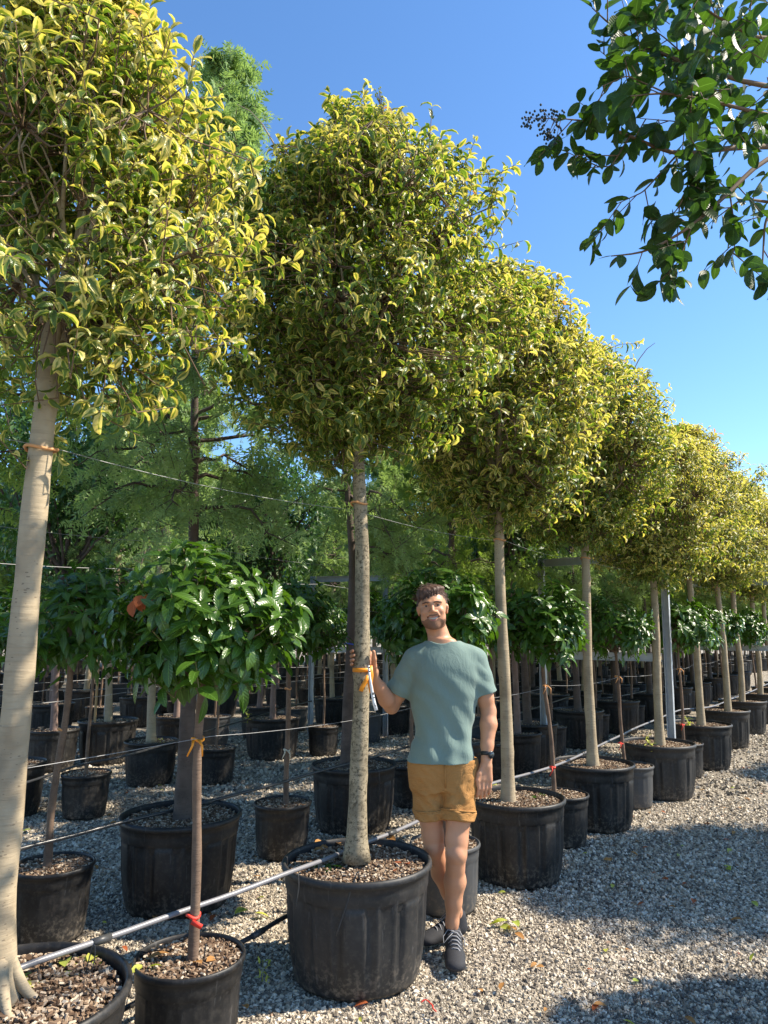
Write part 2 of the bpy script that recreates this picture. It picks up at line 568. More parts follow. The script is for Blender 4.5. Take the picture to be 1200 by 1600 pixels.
# ------------------------------------------------------------------ ground
mb = MB()
gx = np.concatenate([[-900, -200, -60], np.linspace(-30, 30, 61), [60, 200, 900]])
gy = np.concatenate([[-60, -20], np.linspace(-6, 60, 67), [90, 200, 1500]])
X_, Y_ = np.meshgrid(gx, gy)
Z_ = 0.012 * np.sin(X_ * 1.3 + 1) * np.cos(Y_ * 1.1) * (np.abs(X_) < 31) * (Y_ < 61) - 0.012
V_ = np.stack([X_, Y_, Z_], -1).reshape(-1, 3)
nx = len(gx)
F_ = [(j * nx + i, j * nx + i + 1, (j + 1) * nx + i + 1, (j + 1) * nx + i) for j in range(len(gy) - 1) for i in range(nx - 1)]
mb.add(V_, F_)
tag(mb.build('ground', M['ground']), kind='structure')


def stones(n, ylo, yhi, smin, smax, mb, xr=.66):
    y = RNG.uniform(ylo, yhi, int(n)); x = RNG.uniform(-1, 1, int(n)) * (xr * yhi)
    pat = np.sin(x * 1.9 + 1.2 * np.sin(y * 1.3)) + np.sin(y * 2.3 + x * .8) + .6 * np.sin(x * 5.1 - y * 3.7)
    k = (np.abs(x) < xr * y + .15) & (RNG.random(len(x)) > .32 * ts(.2, 1.9, pat))
    x, y, pat = x[k], y[k], pat[k]; n = len(x)
    s = RNG.uniform(smin, smax, n) * RNG.choice([1, 1, 1, 1.5], n)
    C = np.array([(-1, -1, -1), (1, -1, -1), (1, 1, -1), (-1, 1, -1), (-.7, -.7, 1), (.7, -.7, 1), (.7, .7, 1), (-.7, .7, 1)], float) * .5
    V = C[None] * np.stack([s * RNG.uniform(.8, 1.5, n), s * RNG.uniform(.6, 1.0, n), s * RNG.uniform(.5, .9, n)], 1)[:, None]
    V = V + RNG.normal(size=V.shape) * (s * .12)[:, None, None]
    # random tilt and spin
    for ax, amp in ((0, .6), (1, .6), (2, PI)):
        a = RNG.uniform(-amp, amp, n); c, q = np.cos(a)[:, None], np.sin(a)[:, None]
        i, j = [(1, 2), (2, 0), (0, 1)][ax]
        vi = V[..., i] * c - V[..., j] * q; vj = V[..., i] * q + V[..., j] * c
        V[..., i] = vi; V[..., j] = vj
    gz = 0.012 * np.sin(x * 1.3 + 1) * np.cos(y * 1.1) - 0.012
    V += np.stack([x, y, gz + s * RNG.uniform(-.05, .35, n)], 1)[:, None]
    F = np.array([(0, 3, 2, 1), (4, 5, 6, 7), (0, 1, 5, 4), (1, 2, 6, 5), (2, 3, 7, 6), (3, 0, 4, 7)])
    mb.add(V.reshape(-1, 3), ((np.arange(n) * 8)[:, None, None] + F[None]).reshape(-1, 4), None, None, np.repeat(np.clip(RNG.random(n) ** (1 + .45 * ts(-.3, 2, pat)) * (1 - .12 * ts(0, 2, pat)), 0, 1), 8))


mb = MB()
stones(95000, 2.95, 4.7, .0065, .014, mb)
stones(85000, 4.7, 7.2, .009, .017, mb)
stones(50000, 7.2, 12, .014, .024, mb)
tag(mb.build('gravel', M['stone'], smooth=False), 'loose pale crushed gravel stones covering the ground of the nursery aisle', 'gravel', kind='stuff')

# ------------------------------------------------------------------ pots
MESH = {}


def as_mesh(mb, name, mats, smooth=True):
    o = mb.build(name, mats, None, smooth)
    me = o.data
    bpy.data.objects.remove(o)
    return me


def pot_mesh(D, H, mat, seg=196, panels=14, amp=.016):
    Rr = D / 2
    pr = [(.76 * Rr, 0.012), (.80 * Rr, 0.0), (.815 * Rr, .012), (.825 * Rr, .05 * H), (.84 * Rr, .12 * H), (.87 * Rr, .4 * H), (.885 * Rr, .7 * H), (.892 * Rr, .75 * H),
          (.93 * Rr, .765 * H), (.945 * Rr, .79 * H), (.952 * Rr, .86 * H), (.955 * Rr, .925 * H), (.985 * Rr, .935 * H), (1.0 * Rr, .95 * H), (1.0 * Rr, .975 * H), (.985 * Rr, .995 * H), (.965 * Rr, H), (.945 * Rr, .992 * H), (.94 * Rr, .96 * H), (.93 * Rr, .80 * H), (.90 * Rr, .7 * H)]

    def mod(a, i):
        if 4 <= i <= 7:
            ph = (a / (2 * PI) * panels) % 1
            sq = ts(.12, .155, ph) * (1 - ts(.845, .88, ph))
            ph2 = (a / (2 * PI) * panels * .5) % 1
            deep = ts(.62, .66, ph2) * (1 - ts(.84, .88, ph2)) * .6
            fade = [0, 0, 0, 0, .35, .9, 1.0, 1.0][i]
            return (sq - deep) * amp * fade * (D / .7)
        return .0025 * np.sin(2 * a + 1) * (D / .7)

    mb = MB()
    lathe(mb, pr, seg, mod=mod)
    n = len(mb.V[0])
    # bottom cap
    j = np.arange(seg)
    mb.add(np.concatenate([mb.V[0][:seg], [[0, 0, .012]]]), None, [(seg, (q + 1) % seg, q) for q in j])
    return as_mesh(mb, 'pot', mat)


def soil_mesh(D, H, chips, weeds=0, seed=0):
    rg = np.random.default_rng(seed)
    mb = MB()
    r0 = D / 2 * .935
    rr = np.linspace(0.001, r0, 9); sg = 28
    a = np.arange(sg) / sg * 2 * PI
    Rg, Ag = np.meshgrid(rr, a, indexing='ij')
    z = H * .885 + .012 * np.sin(Rg * 31 + Ag * 3) + rg.normal(size=Rg.shape) * .005 + (1 - Rg / r0) * .015
    z[0] = H * .9
    V = np.stack([Rg * np.cos(Ag), Rg * np.sin(Ag), z], -1).reshape(-1, 3)
    F = [(i * sg + j, i * sg + (j + 1) % sg, (i + 1) * sg + (j + 1) % sg, (i + 1) * sg + j) for i in range(len(rr) - 1) for j in range(sg)]
    mb.add(V, F)
    n = chips
    q = r0 * .97 * np.sqrt(rg.random(n)); an = rg.random(n) * 2 * PI
    P = np.stack([q * np.cos(an), q * np.sin(an), H * .9 + .008 + .012 * rg.random(n)], 1)
    Dd = rg.normal(size=(n, 3)) * (1, 1, .35); Dd = nrm(Dd); N = nrm(rg.normal(size=(n, 3)) * .45 + (0, 0, 1)); N = nrm(N - Dd * np.sum(N * Dd, 1, keepdims=True)); S = np.cross(Dd, N)
    L = rg.uniform(.008, .03, n)[:, None]; W = rg.uniform(.004, .012, n)[:, None]
    c = np.array([(-1, -1, 0), (1, -1, 0), (1, 1, 0), (-1, 1, 0), (-.8, -.8, 1), (.8, -.8, 1), (.8, .8, 1), (-.8, .8, 1)])
    Vc = P[:, None] + c[None, :, :1] * (L * Dd)[:, None] * .5 + c[None, :, 1:2] * (W * S)[:, None] * .5 + c[None, :, 2:] * (.006 * N)[:, None]
    Fc = np.array([(4, 5, 6, 7), (0, 1, 5, 4), (1, 2, 6, 5), (2, 3, 7, 6), (3, 0, 4, 7)])
    mb.add(Vc.reshape(-1, 3), ((np.arange(n) * 8)[:, None, None] + Fc[None]).reshape(-1, 4), None, None, np.repeat(rg.random(n), 8), 1)
    return as_mesh(mb, 'soil', [M['soil'], M['mulch']], False)


BD, BH = .72, .50
SD, SH = .42, .36
MESH['pot_big'] = pot_mesh(BD, BH, M['pot'])
MESH['pot_big_grey'] = pot_mesh(BD, BH, M['pot_grey'])
MESH['pot_small'] = pot_mesh(SD, SH, M['pot'], 72, 12, .012)
MESH['pot_small_grey'] = pot_mesh(SD, SH, M['pot_pale'], 72, 12, .012)
MESH['pot_mid'] = pot_mesh(.56, .44, M['pot'], 72, 12, .014)
MESH['soil_big'] = soil_mesh(BD, BH, 2600, seed=1)
MESH['soil_big2'] = soil_mesh(BD, BH, 2200, seed=2)
MESH['soil_small'] = soil_mesh(SD, SH, 1100, seed=3)
MESH['soil_mid'] = soil_mesh(.56, .44, 900, seed=4)


# ------------------------------------------------------------------ trunks and limbs
def trunk_mesh(pts, r0, r1, mat, sides=18, flare=.5, seed=0, ridges=.05):
    rg = np.random.default_rng(seed)
    P = np.asarray([tuple(p) for p in pts], float)
    n = 46
    tt = np.linspace(0, len(P) - 1, n)
    Q = np.stack([np.interp(tt, np.arange(len(P)), P[:, i]) for i in range(3)], 1)
    for _ in range(3):
        Q[1:-1] = (Q[:-2] + Q[1:-1] * 2 + Q[2:]) / 4
    s = np.linspace(0, 1, n)
    rad = r0 + (r1 - r0) * s
    rad = rad * (1 + flare * np.exp(-s * 24)) * (1 + ridges * np.sin(s * 31 + rg.random() * 6) * .5 + rg.normal(size=n) * .012)
    Q[3:-2, :2] += np.stack([np.sin(s * rg.uniform(5, 9) + rg.random() * 6), np.sin(s * rg.uniform(5, 9) + rg.random() * 6)], 1)[3:-2] * .007 * np.sin(s[3:-2] * PI)[:, None]
    mb = MB()
    tube(mb, Q, rad, sides)
    VV = mb.V[0]
    for _ in range(9):
        j = rg.integers(0, len(VV) - 2); c = VV[j]; i = min(n - 1, j // sides); o = nrm(c - Q[i]); dd = np.linalg.norm(VV - c, axis=1)
        VV += o * (rad[i] * rg.uniform(.08, .3) * np.exp(-(dd / (rad[i] * .45)) ** 2))[:, None]
    return as_mesh(mb, 'trunk', mat)


def limb_set(mb, fork, anchors, r, rg, sides=6, sub=3, mat=0, rise=.35):
    """curved limbs from the fork to each anchor; returns points along them"""
    pts = []
    for A in anchors:
        A = np.asarray(A, float); f = np.asarray(fork, float) + rg.normal(size=3) * .015
        d = A - f; L = np.linalg.norm(d)
        mid = f + d * .45 + np.array([0, 0, rise * L * .4]) * (1 if d[2] < L * .8 else .2) + rg.normal(size=3) * .05 * L
        q = np.linspace(0, 1, 8)[:, None]
        C = (1 - q) ** 2 * f + 2 * q * (1 - q) * mid + q ** 2 * A + rg.normal(size=(8, 3)) * .008 * L
        rr = r * rg.uniform(.6, 1.1)
        tube(mb, C, np.linspace(rr, rr * .25, 8), sides, mat, cap=False)
        pts.append(C[2:])
        for _ in range(sub):
            k = rg.integers(3, 8); s0 = C[k]
            e = s0 + (nrm(d) * .5 + nrm(rg.normal(size=3)) * .8 + (0, 0, .25)) * L * rg.uniform(.14, .26)
            q2 = np.linspace(0, 1, 5)[:, None]
            C2 = s0 * (1 - q2) + e * q2 + np.array([0, 0, .06]) * (q2 * (1 - q2)) * 4 * L
            tube(mb, C2, np.linspace(rr * .45, rr * .15, 5), 4, mat, cap=False)
            pts.append(C2[1:])
    return np.concatenate(pts)


def twig_links(mb, base, pts, rg, r=.0035, mat=2, maxlen=1.0):
    out = np.zeros(len(base), int)
    for i in range(0, len(base), 400):
        d = ((base[i:i + 400, None] - pts[None]) ** 2).sum(-1)
        out[i:i + 400] = d.argmin(1)
    Q = pts[out]
    L = np.linalg.norm(base - Q, axis=1); k = (L < maxlen) & (L > .01)
    mid = (base[k] + Q[k]) / 2 + rg.normal(size=(k.sum(), 3)) * (.06 * L[k])[:, None] - np.array([0, 0, .05]) * L[k][:, None]
    prisms(mb, Q[k], mid, r * 1.3, r, 3, mat)
    prisms(mb, mid, base[k], r, r * .7, 3, mat)


# ------------------------------------------------------------------ privet crown
def privet(seed, rx, zlo, zhi, fork_z, nsh, L=.098, st=5, gold=.5, lean=(0, 0), droop=.35, wide_at=.42, mats=None, limbs=13, hollow=.3, curl=(.7, 1.9), side_bias=0, berries=0, top=1.0, nodes=5, wf=.37, cut=None):
    rg = np.random.default_rng(seed)
    H = zhi - zlo
    ph = rg.uniform(0, 6.28, (6, 2)); fr = rg.integers(1, 6, (6, 2)); am = rg.uniform(.05, .115, 6)

    def env(s, a):
        p = math.log(.5) / math.log(wide_at)
        base = np.sin(PI * np.clip(s, 0, 1) ** p) ** .5
        return rx * base * (1 + sum(am[i] * np.sin(fr[i, 0] * a + fr[i, 1] * s * 5 + ph[i, 0]) for i in range(6)))

    n = int(nsh)
    s = rg.random(n) ** .92; a = rg.random(n) * 2 * PI
    rr = hollow + (1 - hollow) * rg.random(n) ** .55
    e = env(s, a)
    e = np.maximum(e, .06 * rx)
    longs = (rg.random(n) < .055) * rg.uniform(.05, .15, n)
    rr = rr * rg.choice([1, 1, 1, 1.07], n) + longs * .5
    C = np.stack([rr * e * np.cos(a) + lean[0] * s, rr * e * np.sin(a) + lean[1] * s, zlo + H * s + longs * .9 * (s > .4) * rx], 1)
    if cut:
        kp = ~((C[:, 1] < cut[0]) & (C[:, 2] < cut[1]) & (C[:, 0] < cut[2]) & (rg.random(n) < .8))
        s, a, rr, C, longs, e = s[kp], a[kp], rr[kp], C[kp], longs[kp], e[kp]; n = len(s)
    clump = np.sin(C[:, 0] * 11 + seed) + np.sin(C[:, 1] * 12 + 2) + np.sin(C[:, 2] * 10 + seed * 2)
    kp = rg.random(n) > .62 * ts(.2, 1.6, clump)
    s, a, rr, C, longs, e = s[kp], a[kp], rr[kp], C[kp], longs[kp], e[kp]; n = len(s)
    C[:, 2] -= (s < .35) * (rg.random(n) < .4) * rg.uniform(.02, .20, n) * (rr > .5)
    out = np.stack([np.cos(a), np.sin(a), np.zeros(n)], 1)
    vert = -droop + (droop + 1.15 * top) * s[:, None] ** .8
    D = nrm(out * (1.0 - .45 * s[:, None]) + np.array([0, 0, 1.0]) * vert + rg.normal(size=(n, 3)) * .38)
    SL = rg.uniform(.10, .24, n)
    base = C - D * SL[:, None]
    tip = C
    mb = MB()
    anch = []
    for i in range(limbs):
        aa = i / limbs * 2 * PI * 2.4 + rg.random() * .5; ss = rg.uniform(.22, .80)
        q = .60 * float(env(np.array(ss), np.array(aa)))
        anch.append((q * math.cos(aa) + lean[0] * ss, q * math.sin(aa) + lean[1] * ss, zlo + H * ss))
    anch.append((0, 0, zlo + H * .72)); anch.append((.1, -.05, zlo + H * .78))
    lm = MB()
    lp = limb_set(lm, (0, 0, fork_z - .06), anch, .022 * rx / .8, rg, sub=4)
    prisms(mb, base, tip, .0028, .0016, 3, 2)
    twig_links(mb, base, lp, rg)
    # leaf pairs
    P_, D_, N_, g_, rn_ = [], [], [], [], []
    side0 = perp(D)
    ang0 = rg.random(n) * PI
    outer = np.clip((rr - .62) / .35, 0, 1) * (.35 + .65 * s)
    for k in range(nodes):
        f = k / (nodes - 1)
        pos = base + D * (SL * (0.12 + .9 * f))[:, None]
        an = ang0 + k * PI / 2
        s1 = side0 * np.cos(an)[:, None] + np.cross(D, side0) * np.sin(an)[:, None]
        for sg in (1, -1):
            dirv = nrm(D * (.25 + .75 * f) + s1 * sg * .95 + rg.normal(size=(n, 3)) * .22 + np.array([0, 0, -.1]))
            nn = nrm(D * .8 + np.array([0, 0, .75]) + rg.normal(size=(n, 3)) * .3)
            keep = rg.random(n) < .88
            P_.append(pos[keep]); D_.append(dirv[keep]); N_.append(nn[keep])
            isg = rg.random(n) < gold * outer * (.5 + f)  # outer and upper leaves get the sunlit tone, inner ones the shaded tone
            g_.append(isg[keep])
            rn_.append((rg.random(n) * .97 + .03 * (f > .9) * (outer > .5) * (s > .5))[keep])
    P_ = np.concatenate(P_); D_ = np.concatenate(D_); N_ = np.concatenate(N_); g_ = np.concatenate(g_); rn_ = np.concatenate(rn_)
    m = len(P_)
    LL = L * rg.triangular(.38, 1.0, 1.2, m); WW = LL * rg.uniform(wf * .85, wf * 1.15, m); cu = rg.uniform(curl[0], curl[1], m); fo = rg.uniform(.08, .55, m)
    for gi in (0, 1):
        k = g_ == bool(gi)
        leaves(mb, P_[k], D_[k], N_[k], LL[k], WW[k], cu[k], fo[k], st, gi, rn_[k])
    for _ in range(berries):
        k = rg.integers(0, n)
        while not (s[k] > .55 and rr[k] > .93): k = rg.integers(0, n)
        b0 = tip[k]; dd = nrm(D[k] + (0, 0, .5))
        for _ in range(38):
            f = rg.random(); q = b0 + dd * (.02 + f * .11) + rg.normal(size=3) * .022 * (1 - .6 * f)
            ball(mb, q, .0045, 5, 3, 3)
            prisms(mb, [b0 + dd * (f * .09)], [q], .001, .001, 3, 2)
    me = as_mesh(mb, 'crown', mats or [M['var_shaded_leaf'], M['gold_sunlit_leaf'], M['twig'], M['lime_leaf']])
    ml = as_mesh(lm, 'limbs', M['bark'])
    return me, ml


def soften(me):
    return me


MESH['crown0'], MESH['limb0'] = privet(10, .57, 2.38, 4.10, 2.66, 2150, gold=1.3, cut=(.5, 3.12, .22), L=.066, limbs=14, wide_at=.36, hollow=.35, curl=(.6, 1.8))
MESH['crown1'], MESH['limb1'] = privet(11, .80, 2.60, 4.46, 2.60, 2750, gold=.7, L=.068, limbs=15, berries=4, wide_at=.45, curl=(.7, 2.0))
MESH['crown2'], MESH['limb2'] = privet(12, .80, 2.52, 4.45, 2.58, 2550, gold=1.1, L=.071, berries=2)
MESH['crown3'], MESH['limb3'] = privet(13, .82, 2.48, 4.3, 2.5, 2350, gold=1.5, L=.075, st=3, berries=1)


# ------------------------------------------------------------------ laurel ball on a stem
def laurel(seed, rad, zc, nsh, L=.135, st=5, hz=.8, rust=0):
    rg = np.random.default_rng(seed)
    n = nsh
    d = rdir(n, -.8)
    lob = 1 + .14 * np.sin(d[:, 0] * 5 + seed) + .12 * np.sin(d[:, 1] * 6 + 2 + seed)
    rr = (.5 + .5 * rg.random(n) ** .6) * lob
    tip = d * rr[:, None] * rad * np.array([1, 1, hz]) + np.array([0, 0, zc])
    D = nrm(d * np.array([1, 1, .55]) + np.array([0, 0, .62]) + rg.normal(size=(n, 3)) * .22)
    mb = MB()
    c0 = np.array([0, 0, zc - rad * hz * .75])
    lp = limb_set(mb, c0, [tuple(c0 * .3 + tip[rg.integers(n)] * .7) for _ in range(9)], .009, rg, 5, 3, 1)
    SL = rg.uniform(.08, .15, n)
    base = tip - D * SL[:, None]
    prisms(mb, base, tip, .003, .002, 3, 2)
    twig_links(mb, base, lp, rg, .0035, 1)
    side0 = perp(D); PP, DD, NN, LLs = [], [], [], []
    for k in range(4):
        f = k / 3
        pos = base + D * (SL * (.25 + .75 * f))[:, None]
        for q in range(2 if k < 3 else 4):
            an = k * 1.2 + q * (PI if k < 3 else PI / 2) + rg.normal(size=n) * .25
            s1 = side0 * np.cos(an)[:, None] + np.cross(D, side0) * np.sin(an)[:, None]
            up = (.9 if k == 3 and q > 1 else .35)
            dv = nrm(s1 + D * up + rg.normal(size=(n, 3)) * .15 + np.array([0, 0, -.12]))
            PP.append(pos); DD.append(dv); NN.append(nrm(D + np.array([0, 0, .45]) + rg.normal(size=(n, 3)) * .2)); LLs.append(L * rg.uniform(.75, 1.15, n) * (1 - .4 * (k == 3 and q > 1)))
    PP = np.concatenate(PP); DD = np.concatenate(DD); NN = np.concatenate(NN); LLs = np.concatenate(LLs)
    m = len(PP)
    leaves(mb, PP, DD, NN, LLs, LLs * rg.uniform(.34, .44, m), rg.uniform(.35, 1.15, m), rg.uniform(.05, .25, m), st, 0, rg.random(m))
    # hanging leaves of the skirt
    n2 = n // 3
    d2 = rdir(n2, -1); d2[:, 2] = -np.abs(d2[:, 2]) * .5 - .25; d2 = nrm(d2)
    P2 = d2 * rad * np.array([.85, .85, hz]) * rg.uniform(.5, 1, (n2, 1)) + np.array([0, 0, zc])
    leaves(mb, P2, nrm(d2 * .5 + np.array([0, 0, -1.0]) + rg.normal(size=(n2, 3)) * .25), nrm(d2 + np.array([0, 0, .3])), L, L * .38, .3, .12, st, 0, rg.random(n2))
    if rust:
        P3 = np.array([(-.15, -.34, zc + .085)]) + rg.normal(size=(4, 3)) * .012
        leaves(mb, P3, nrm(np.array([[.3, -.3, -1.0]]) + rg.normal(size=(4, 3)) * .35), nrm(np.array([[0, -1, .3]]) + rg.normal(size=(4, 3)) * .3), .065, .042, -.6, .3, 5, 3)
    return as_mesh(mb, 'crown', [M['vib_leaf'], M['bark_brown'], M['stem'], M['rust_leaf']])


MESH['laurel0'] = laurel(21, .40, 1.62, 150, L=.108, rust=1, st=7)
MESH['laurel1'] = laurel(22, .37, 1.66, 130, L=.112)
MESH['laurel2'] = laurel(23, .38, 1.66, 130, L=.110)
MESH['laurel3'] = laurel(24, .40, 1.64, 105, L=.11, st=3)


# ------------------------------------------------------------------ feathery wattle
def wattle(seed, rad, zlo, zhi, nbr, mat, hang=.55, fl=.125):
    rg = np.random.default_rng(seed)
    mb = MB()
    H = zhi - zlo
    P_, D_ = [], []
    b0s, b1s = [], []
    for i in range(nbr):
        s = rg.random() ** .9; a = rg.random() * 2 * PI
        z0 = zlo + H * s * .93
        Lb = rad * (math.sin(PI * min(1, (.12 + .88 * s)) ** .8) ** .6 + .12) * rg.uniform(.6, 1.15) * (1.05 - .5 * s)
        up = rg.uniform(.25, .9) * (0.5 + s)
        o = np.array([math.cos(a), math.sin(a), 0])
        q = np.linspace(0, 1, 9)
        C = np.array([0, 0, z0]) + o * (q * Lb)[:, None] + np.array([0, 0, 1.0]) * (q * up * Lb - hang * (q ** 2.3) * Lb)[:, None] + rg.normal(size=(9, 3)) * .02
        tube(mb, C, np.linspace(.016, .003, 9) * rad, 4, 1, cap=False)
        for k in range(2, 9):
            for _ in range(3):
                e = C[k] + nrm(rg.normal(size=3) + o * .7 + (0, 0, -.2)) * Lb * rg.uniform(.12, .3)
                b0s.append(C[k]); b1s.append(e)
                for j in range(4):
                    f = (j + 1) / 4
                    P_.append(C[k] * (1 - f) + e * f)
                    D_.append(nrm((e - C[k]) * 2 + o * .05) + rg.normal(size=3) * .5 + np.array([0, 0, -.45 - hang * .5]))
    prisms(mb, b0s, b1s, .0035, .0015, 3, 1)
    P_ = np.array(P_); D_ = nrm(np.array(D_)); n = len(P_)
    N_ = nrm(rg.normal(size=(n, 3)) * .95 + np.array([0, 0, .8])); N_ = nrm(N_ - D_ * np.sum(N_ * D_, 1, keepdims=True)); S_ = np.cross(D_, N_)
    FL = fl * rg.uniform(.6, 1.25, n)
    npair = 8
    rn = rg.random(n)
    V, Rn = [], []
    for j in range(npair):
        f = (j + .8) / npair
        c = P_ + D_ * (FL * f)[:, None] - N_ * (FL * f * f * .25)[:, None]
        pl = FL * .36 * math.sin(PI * (.12 + .8 * f)) ** .6
        for sg in (1, -1):
            pd = nrm(S_ * sg + D_ * .55 - N_ * .15 + rg.normal(size=(n, 3)) * .38)
            wv = nrm(D_ - pd * .3) * (FL * .034)[:, None]
            e = c + pd * pl[:, None]
            V.append(np.stack([c - wv * .6, c + wv * .6, (c + e) / 2 + wv * 1.3, e, (c + e) / 2 - wv * 1.3], 1))
    V = np.stack(V, 1)  # n, 2*npair, 5, 3
    k = n * npair * 2
    V = V.reshape(-1, 3)
    b = (np.arange(k) * 5)[:, None]
    F4 = b + np.array([[0, 1, 2, 4]]); F3 = b + np.array([[4, 2, 3]])
    mb.add(V, F4, F3, None, np.repeat(rn, npair * 2 * 5))
    return as_mesh(mb, 'crown', [mat, M['bark_dark']])


MESH['wattle0'] = wattle(31, .9, 2.2, 5.7, 60, M['acacia'])
MESH['wattle1'] = wattle(32, .9, 2.1, 5.0, 56, M['acacia'], hang=.8)
MESH['wattle2'] = wattle(33, .9, 2.1, 4.8, 54, M['fern'], hang=.35)


# ------------------------------------------------------------------ dense evergreen crown for the back
def evergreen(seed, rad, zlo, zhi, n, L, mat):
    rg = np.random.default_rng(seed)
    mb = MB()
    H = (zhi - zlo) / 2; zc = (zhi + zlo) / 2
    nc = 46
    d = rdir(nc); cc = d * (.35 + .55 * rg.random((nc, 1))) * np.array([rad, rad, H]) + np.array([0, 0, zc])
    limb_set(mb, (0, 0, zlo + .1), [tuple(c) for c in cc[:14]], .03, rg, 5, 3, 1)
    ci = rg.integers(0, nc, n)
    dd = rdir(n); P = cc[ci] + dd * (rg.random((n, 1)) ** .4) * np.array([.42, .42, .32]) * rad
    D = nrm(dd + rg.normal(size=(n, 3)) * .7 + np.array([0, 0, -.3])); N = nrm(dd + np.array([0, 0, .9]) + rg.normal(size=(n, 3)) * .4)
    leaves(mb, P, D, N, L * rg.uniform(.7, 1.2, n), L * .42, .7, .15, 3, 0, rg.random(n))
    return as_mesh(mb, 'crown', [mat, M['bark_dark']])


MESH['ever0'] = evergreen(41, 1.05, 2.0, 5.0, 6500, .11, M['dark_leaf'])
MESH['ever1'] = evergreen(42, .75, 2.1, 4.2, 3800, .10, M['dark_leaf'])

# straight generic trunks
MESH['tr_thin'] = trunk_mesh([(0, 0, .28), (.01, .0, .8), (-.01, .01, 1.4)], .016, .013, M['bark_brown'], 8, .2)
MESH['tr_mid'] = trunk_mesh([(0, 0, .38), (.02, 0, 1.2), (-.02, .01, 2.0), (0, 0, 2.75)], .038, .028, M['bark_plum'], 10, .4)
MESH['tr_pale'] = trunk_mesh([(0, 0, .40), (.03, 0, 1.1), (.0, .02, 1.9), (0, 0, 2.56)], .047, .036, M['bark'], 12, .4)
MESH['tr_dark'] = trunk_mesh([(0, 0, .40), (.02, .01, 1.5), (-.02, 0, 3), (0, 0, 4.8)], .050, .016, M['bark_dark'], 12, .35)


# ------------------------------------------------------------------ things in pots
def potted(name, label, cat, xy, parts, group=None, rz=0.0, sc=1.0, lean=(0, 0)):
    """parts: list of (name, mesh key or mesh, rot, dz)"""
    t = thing(name, label, cat, (xy[0], xy[1], 0), 0, group)
    t.scale = (sc, sc, sc)
    made = {}
    for p in parts:
        nm, me = p[0], p[1]
        me = MESH[me] if isinstance(me, str) else me
        par = made['trunk'] if nm == 'limbs' and 'trunk' in made else t
        o = link(nm, me, par)
        if len(p) > 2: o.rotation_euler = (0, 0, p[2])
        if len(p) > 3 and p[3] is not None: o.location = p[3]
        if len(p) > 4: o.scale = p[4]
        made[nm] = o
    return t, made


def local(px_, Y, base):
    """trunk points from photo pixels, on the depth of the tree"""
    return [tuple(px(x, y, Y=Y) - Vector((base[0], base[1], 0))) for x, y in px_]


def tie(parent, z, r, mat, xy=(0, 0), name='tie', tails=0, h=.02):
    mb = MB()
    a = np.linspace(0, 2 * PI, 15)
    tube(mb, np.stack([xy[0] + r * np.cos(a), xy[1] + r * np.sin(a), z + .006 * np.sin(a * 2)], 1), .006, 6)
    for k in range(tails):
        s = 1 if k % 2 else -1
        tube(mb, [(xy[0] + s * .01, xy[1] - r - .005, z), (xy[0] + s * .02 + .01, xy[1] - r - .02, z - .02), (xy[0] + s * .03, xy[1] - r - .015, z - .06)], [.006, .005, .003], 5)
    return mb.build(name, mat, parent)


G_TALL = 'tall variegated privet trees along the front row'
G_BALL = 'small laurel balls on stems along the front row'
# row A: big pots
A = [(-1.15, 2.38), (-.13, 3.67), (.91, 4.99), (1.79, 6.25), (2.73, 7.35), (3.80, 8.85), (4.80, 10.4), (5.75, 11.75), (6.75, 13.1), (7.7, 14.5), (8.7, 15.9), (9.7, 17.3), (10.7, 18.7), (11.7, 20.1)]
Alab = ['nearest golden variegated tree, its smooth pale trunk along the left edge',
        'tall variegated tree in the big black tub whose trunk the man holds',
        'tall variegated tree in the big black tub just right of the man',
        'tall golden tree third along the row from the man, second tub to his right',
        'shorter golden tree in the grey tub in front of the leaning galvanised post',
        'golden variegated tree in the tub just beyond the galvanised post']
# trunk 0
def smooth3(P, n=12):
    P = np.array(P, float); tt = np.linspace(0, len(P) - 1, n)
    Q = np.stack([np.interp(tt, np.arange(len(P)), P[:, i]) for i in range(3)], 1)
    for _ in range(3): Q[1:-1] = (Q[:-2] + 2 * Q[1:-1] + Q[2:]) / 4
    return Q


b = A[0]
tr0 = trunk_mesh([(-.03, .02, .40), (-.05, .0, .7), (-.055, 0, 1.1), (-.05, 0, 1.55), (-.035, 0, 2.1), (-.02, 0, 2.72)], .056, .036, M['bark'], 26, .75, 1, .08)
T0, m0 = potted('potted_tree', Alab[0], 'tree', b, [('pot', 'pot_big'), ('soil', 'soil_big'), ('trunk', tr0), ('crown', 'crown0'), ('limbs', 'limb0')], G_TALL)
tie(T0, 2.20, .052, M['amber'], (-.033, 0))
mb = MB()
for q in range(6):
    a = q * 1.05 + .3
    tube(mb, smooth3([(-.045 + .03 * math.cos(a), .03 * math.sin(a), .60), (-.04 + .075 * math.cos(a), .075 * math.sin(a), .50), (-.04 + .12 * math.cos(a), .12 * math.sin(a), .452), (-.04 + .20 * math.cos(a + .2), .20 * math.sin(a + .2), .425)]), np.linspace(.024, .006, 12), 8)
mb.build('root', M['bark'], m0['trunk'])
b = A[1]
tp = local([(557, 1345), (559, 1200), (564, 1080), (567, 980), (568, 860), (562, 760), (558, 690)], b[1], b)
tr1 = trunk_mesh(tp, .045, .032, M['bark_spot'], 24, .55, 2, .05)
T1, m1 = potted('potted_tree', Alab[1], 'tree', b, [('pot', 'pot_big_grey'), ('soil', 'soil_big2'), ('trunk', tr1), ('crown', 'crown1', .4, (-.02, 0, 0)), ('limbs', 'limb1', .4)], G_TALL)
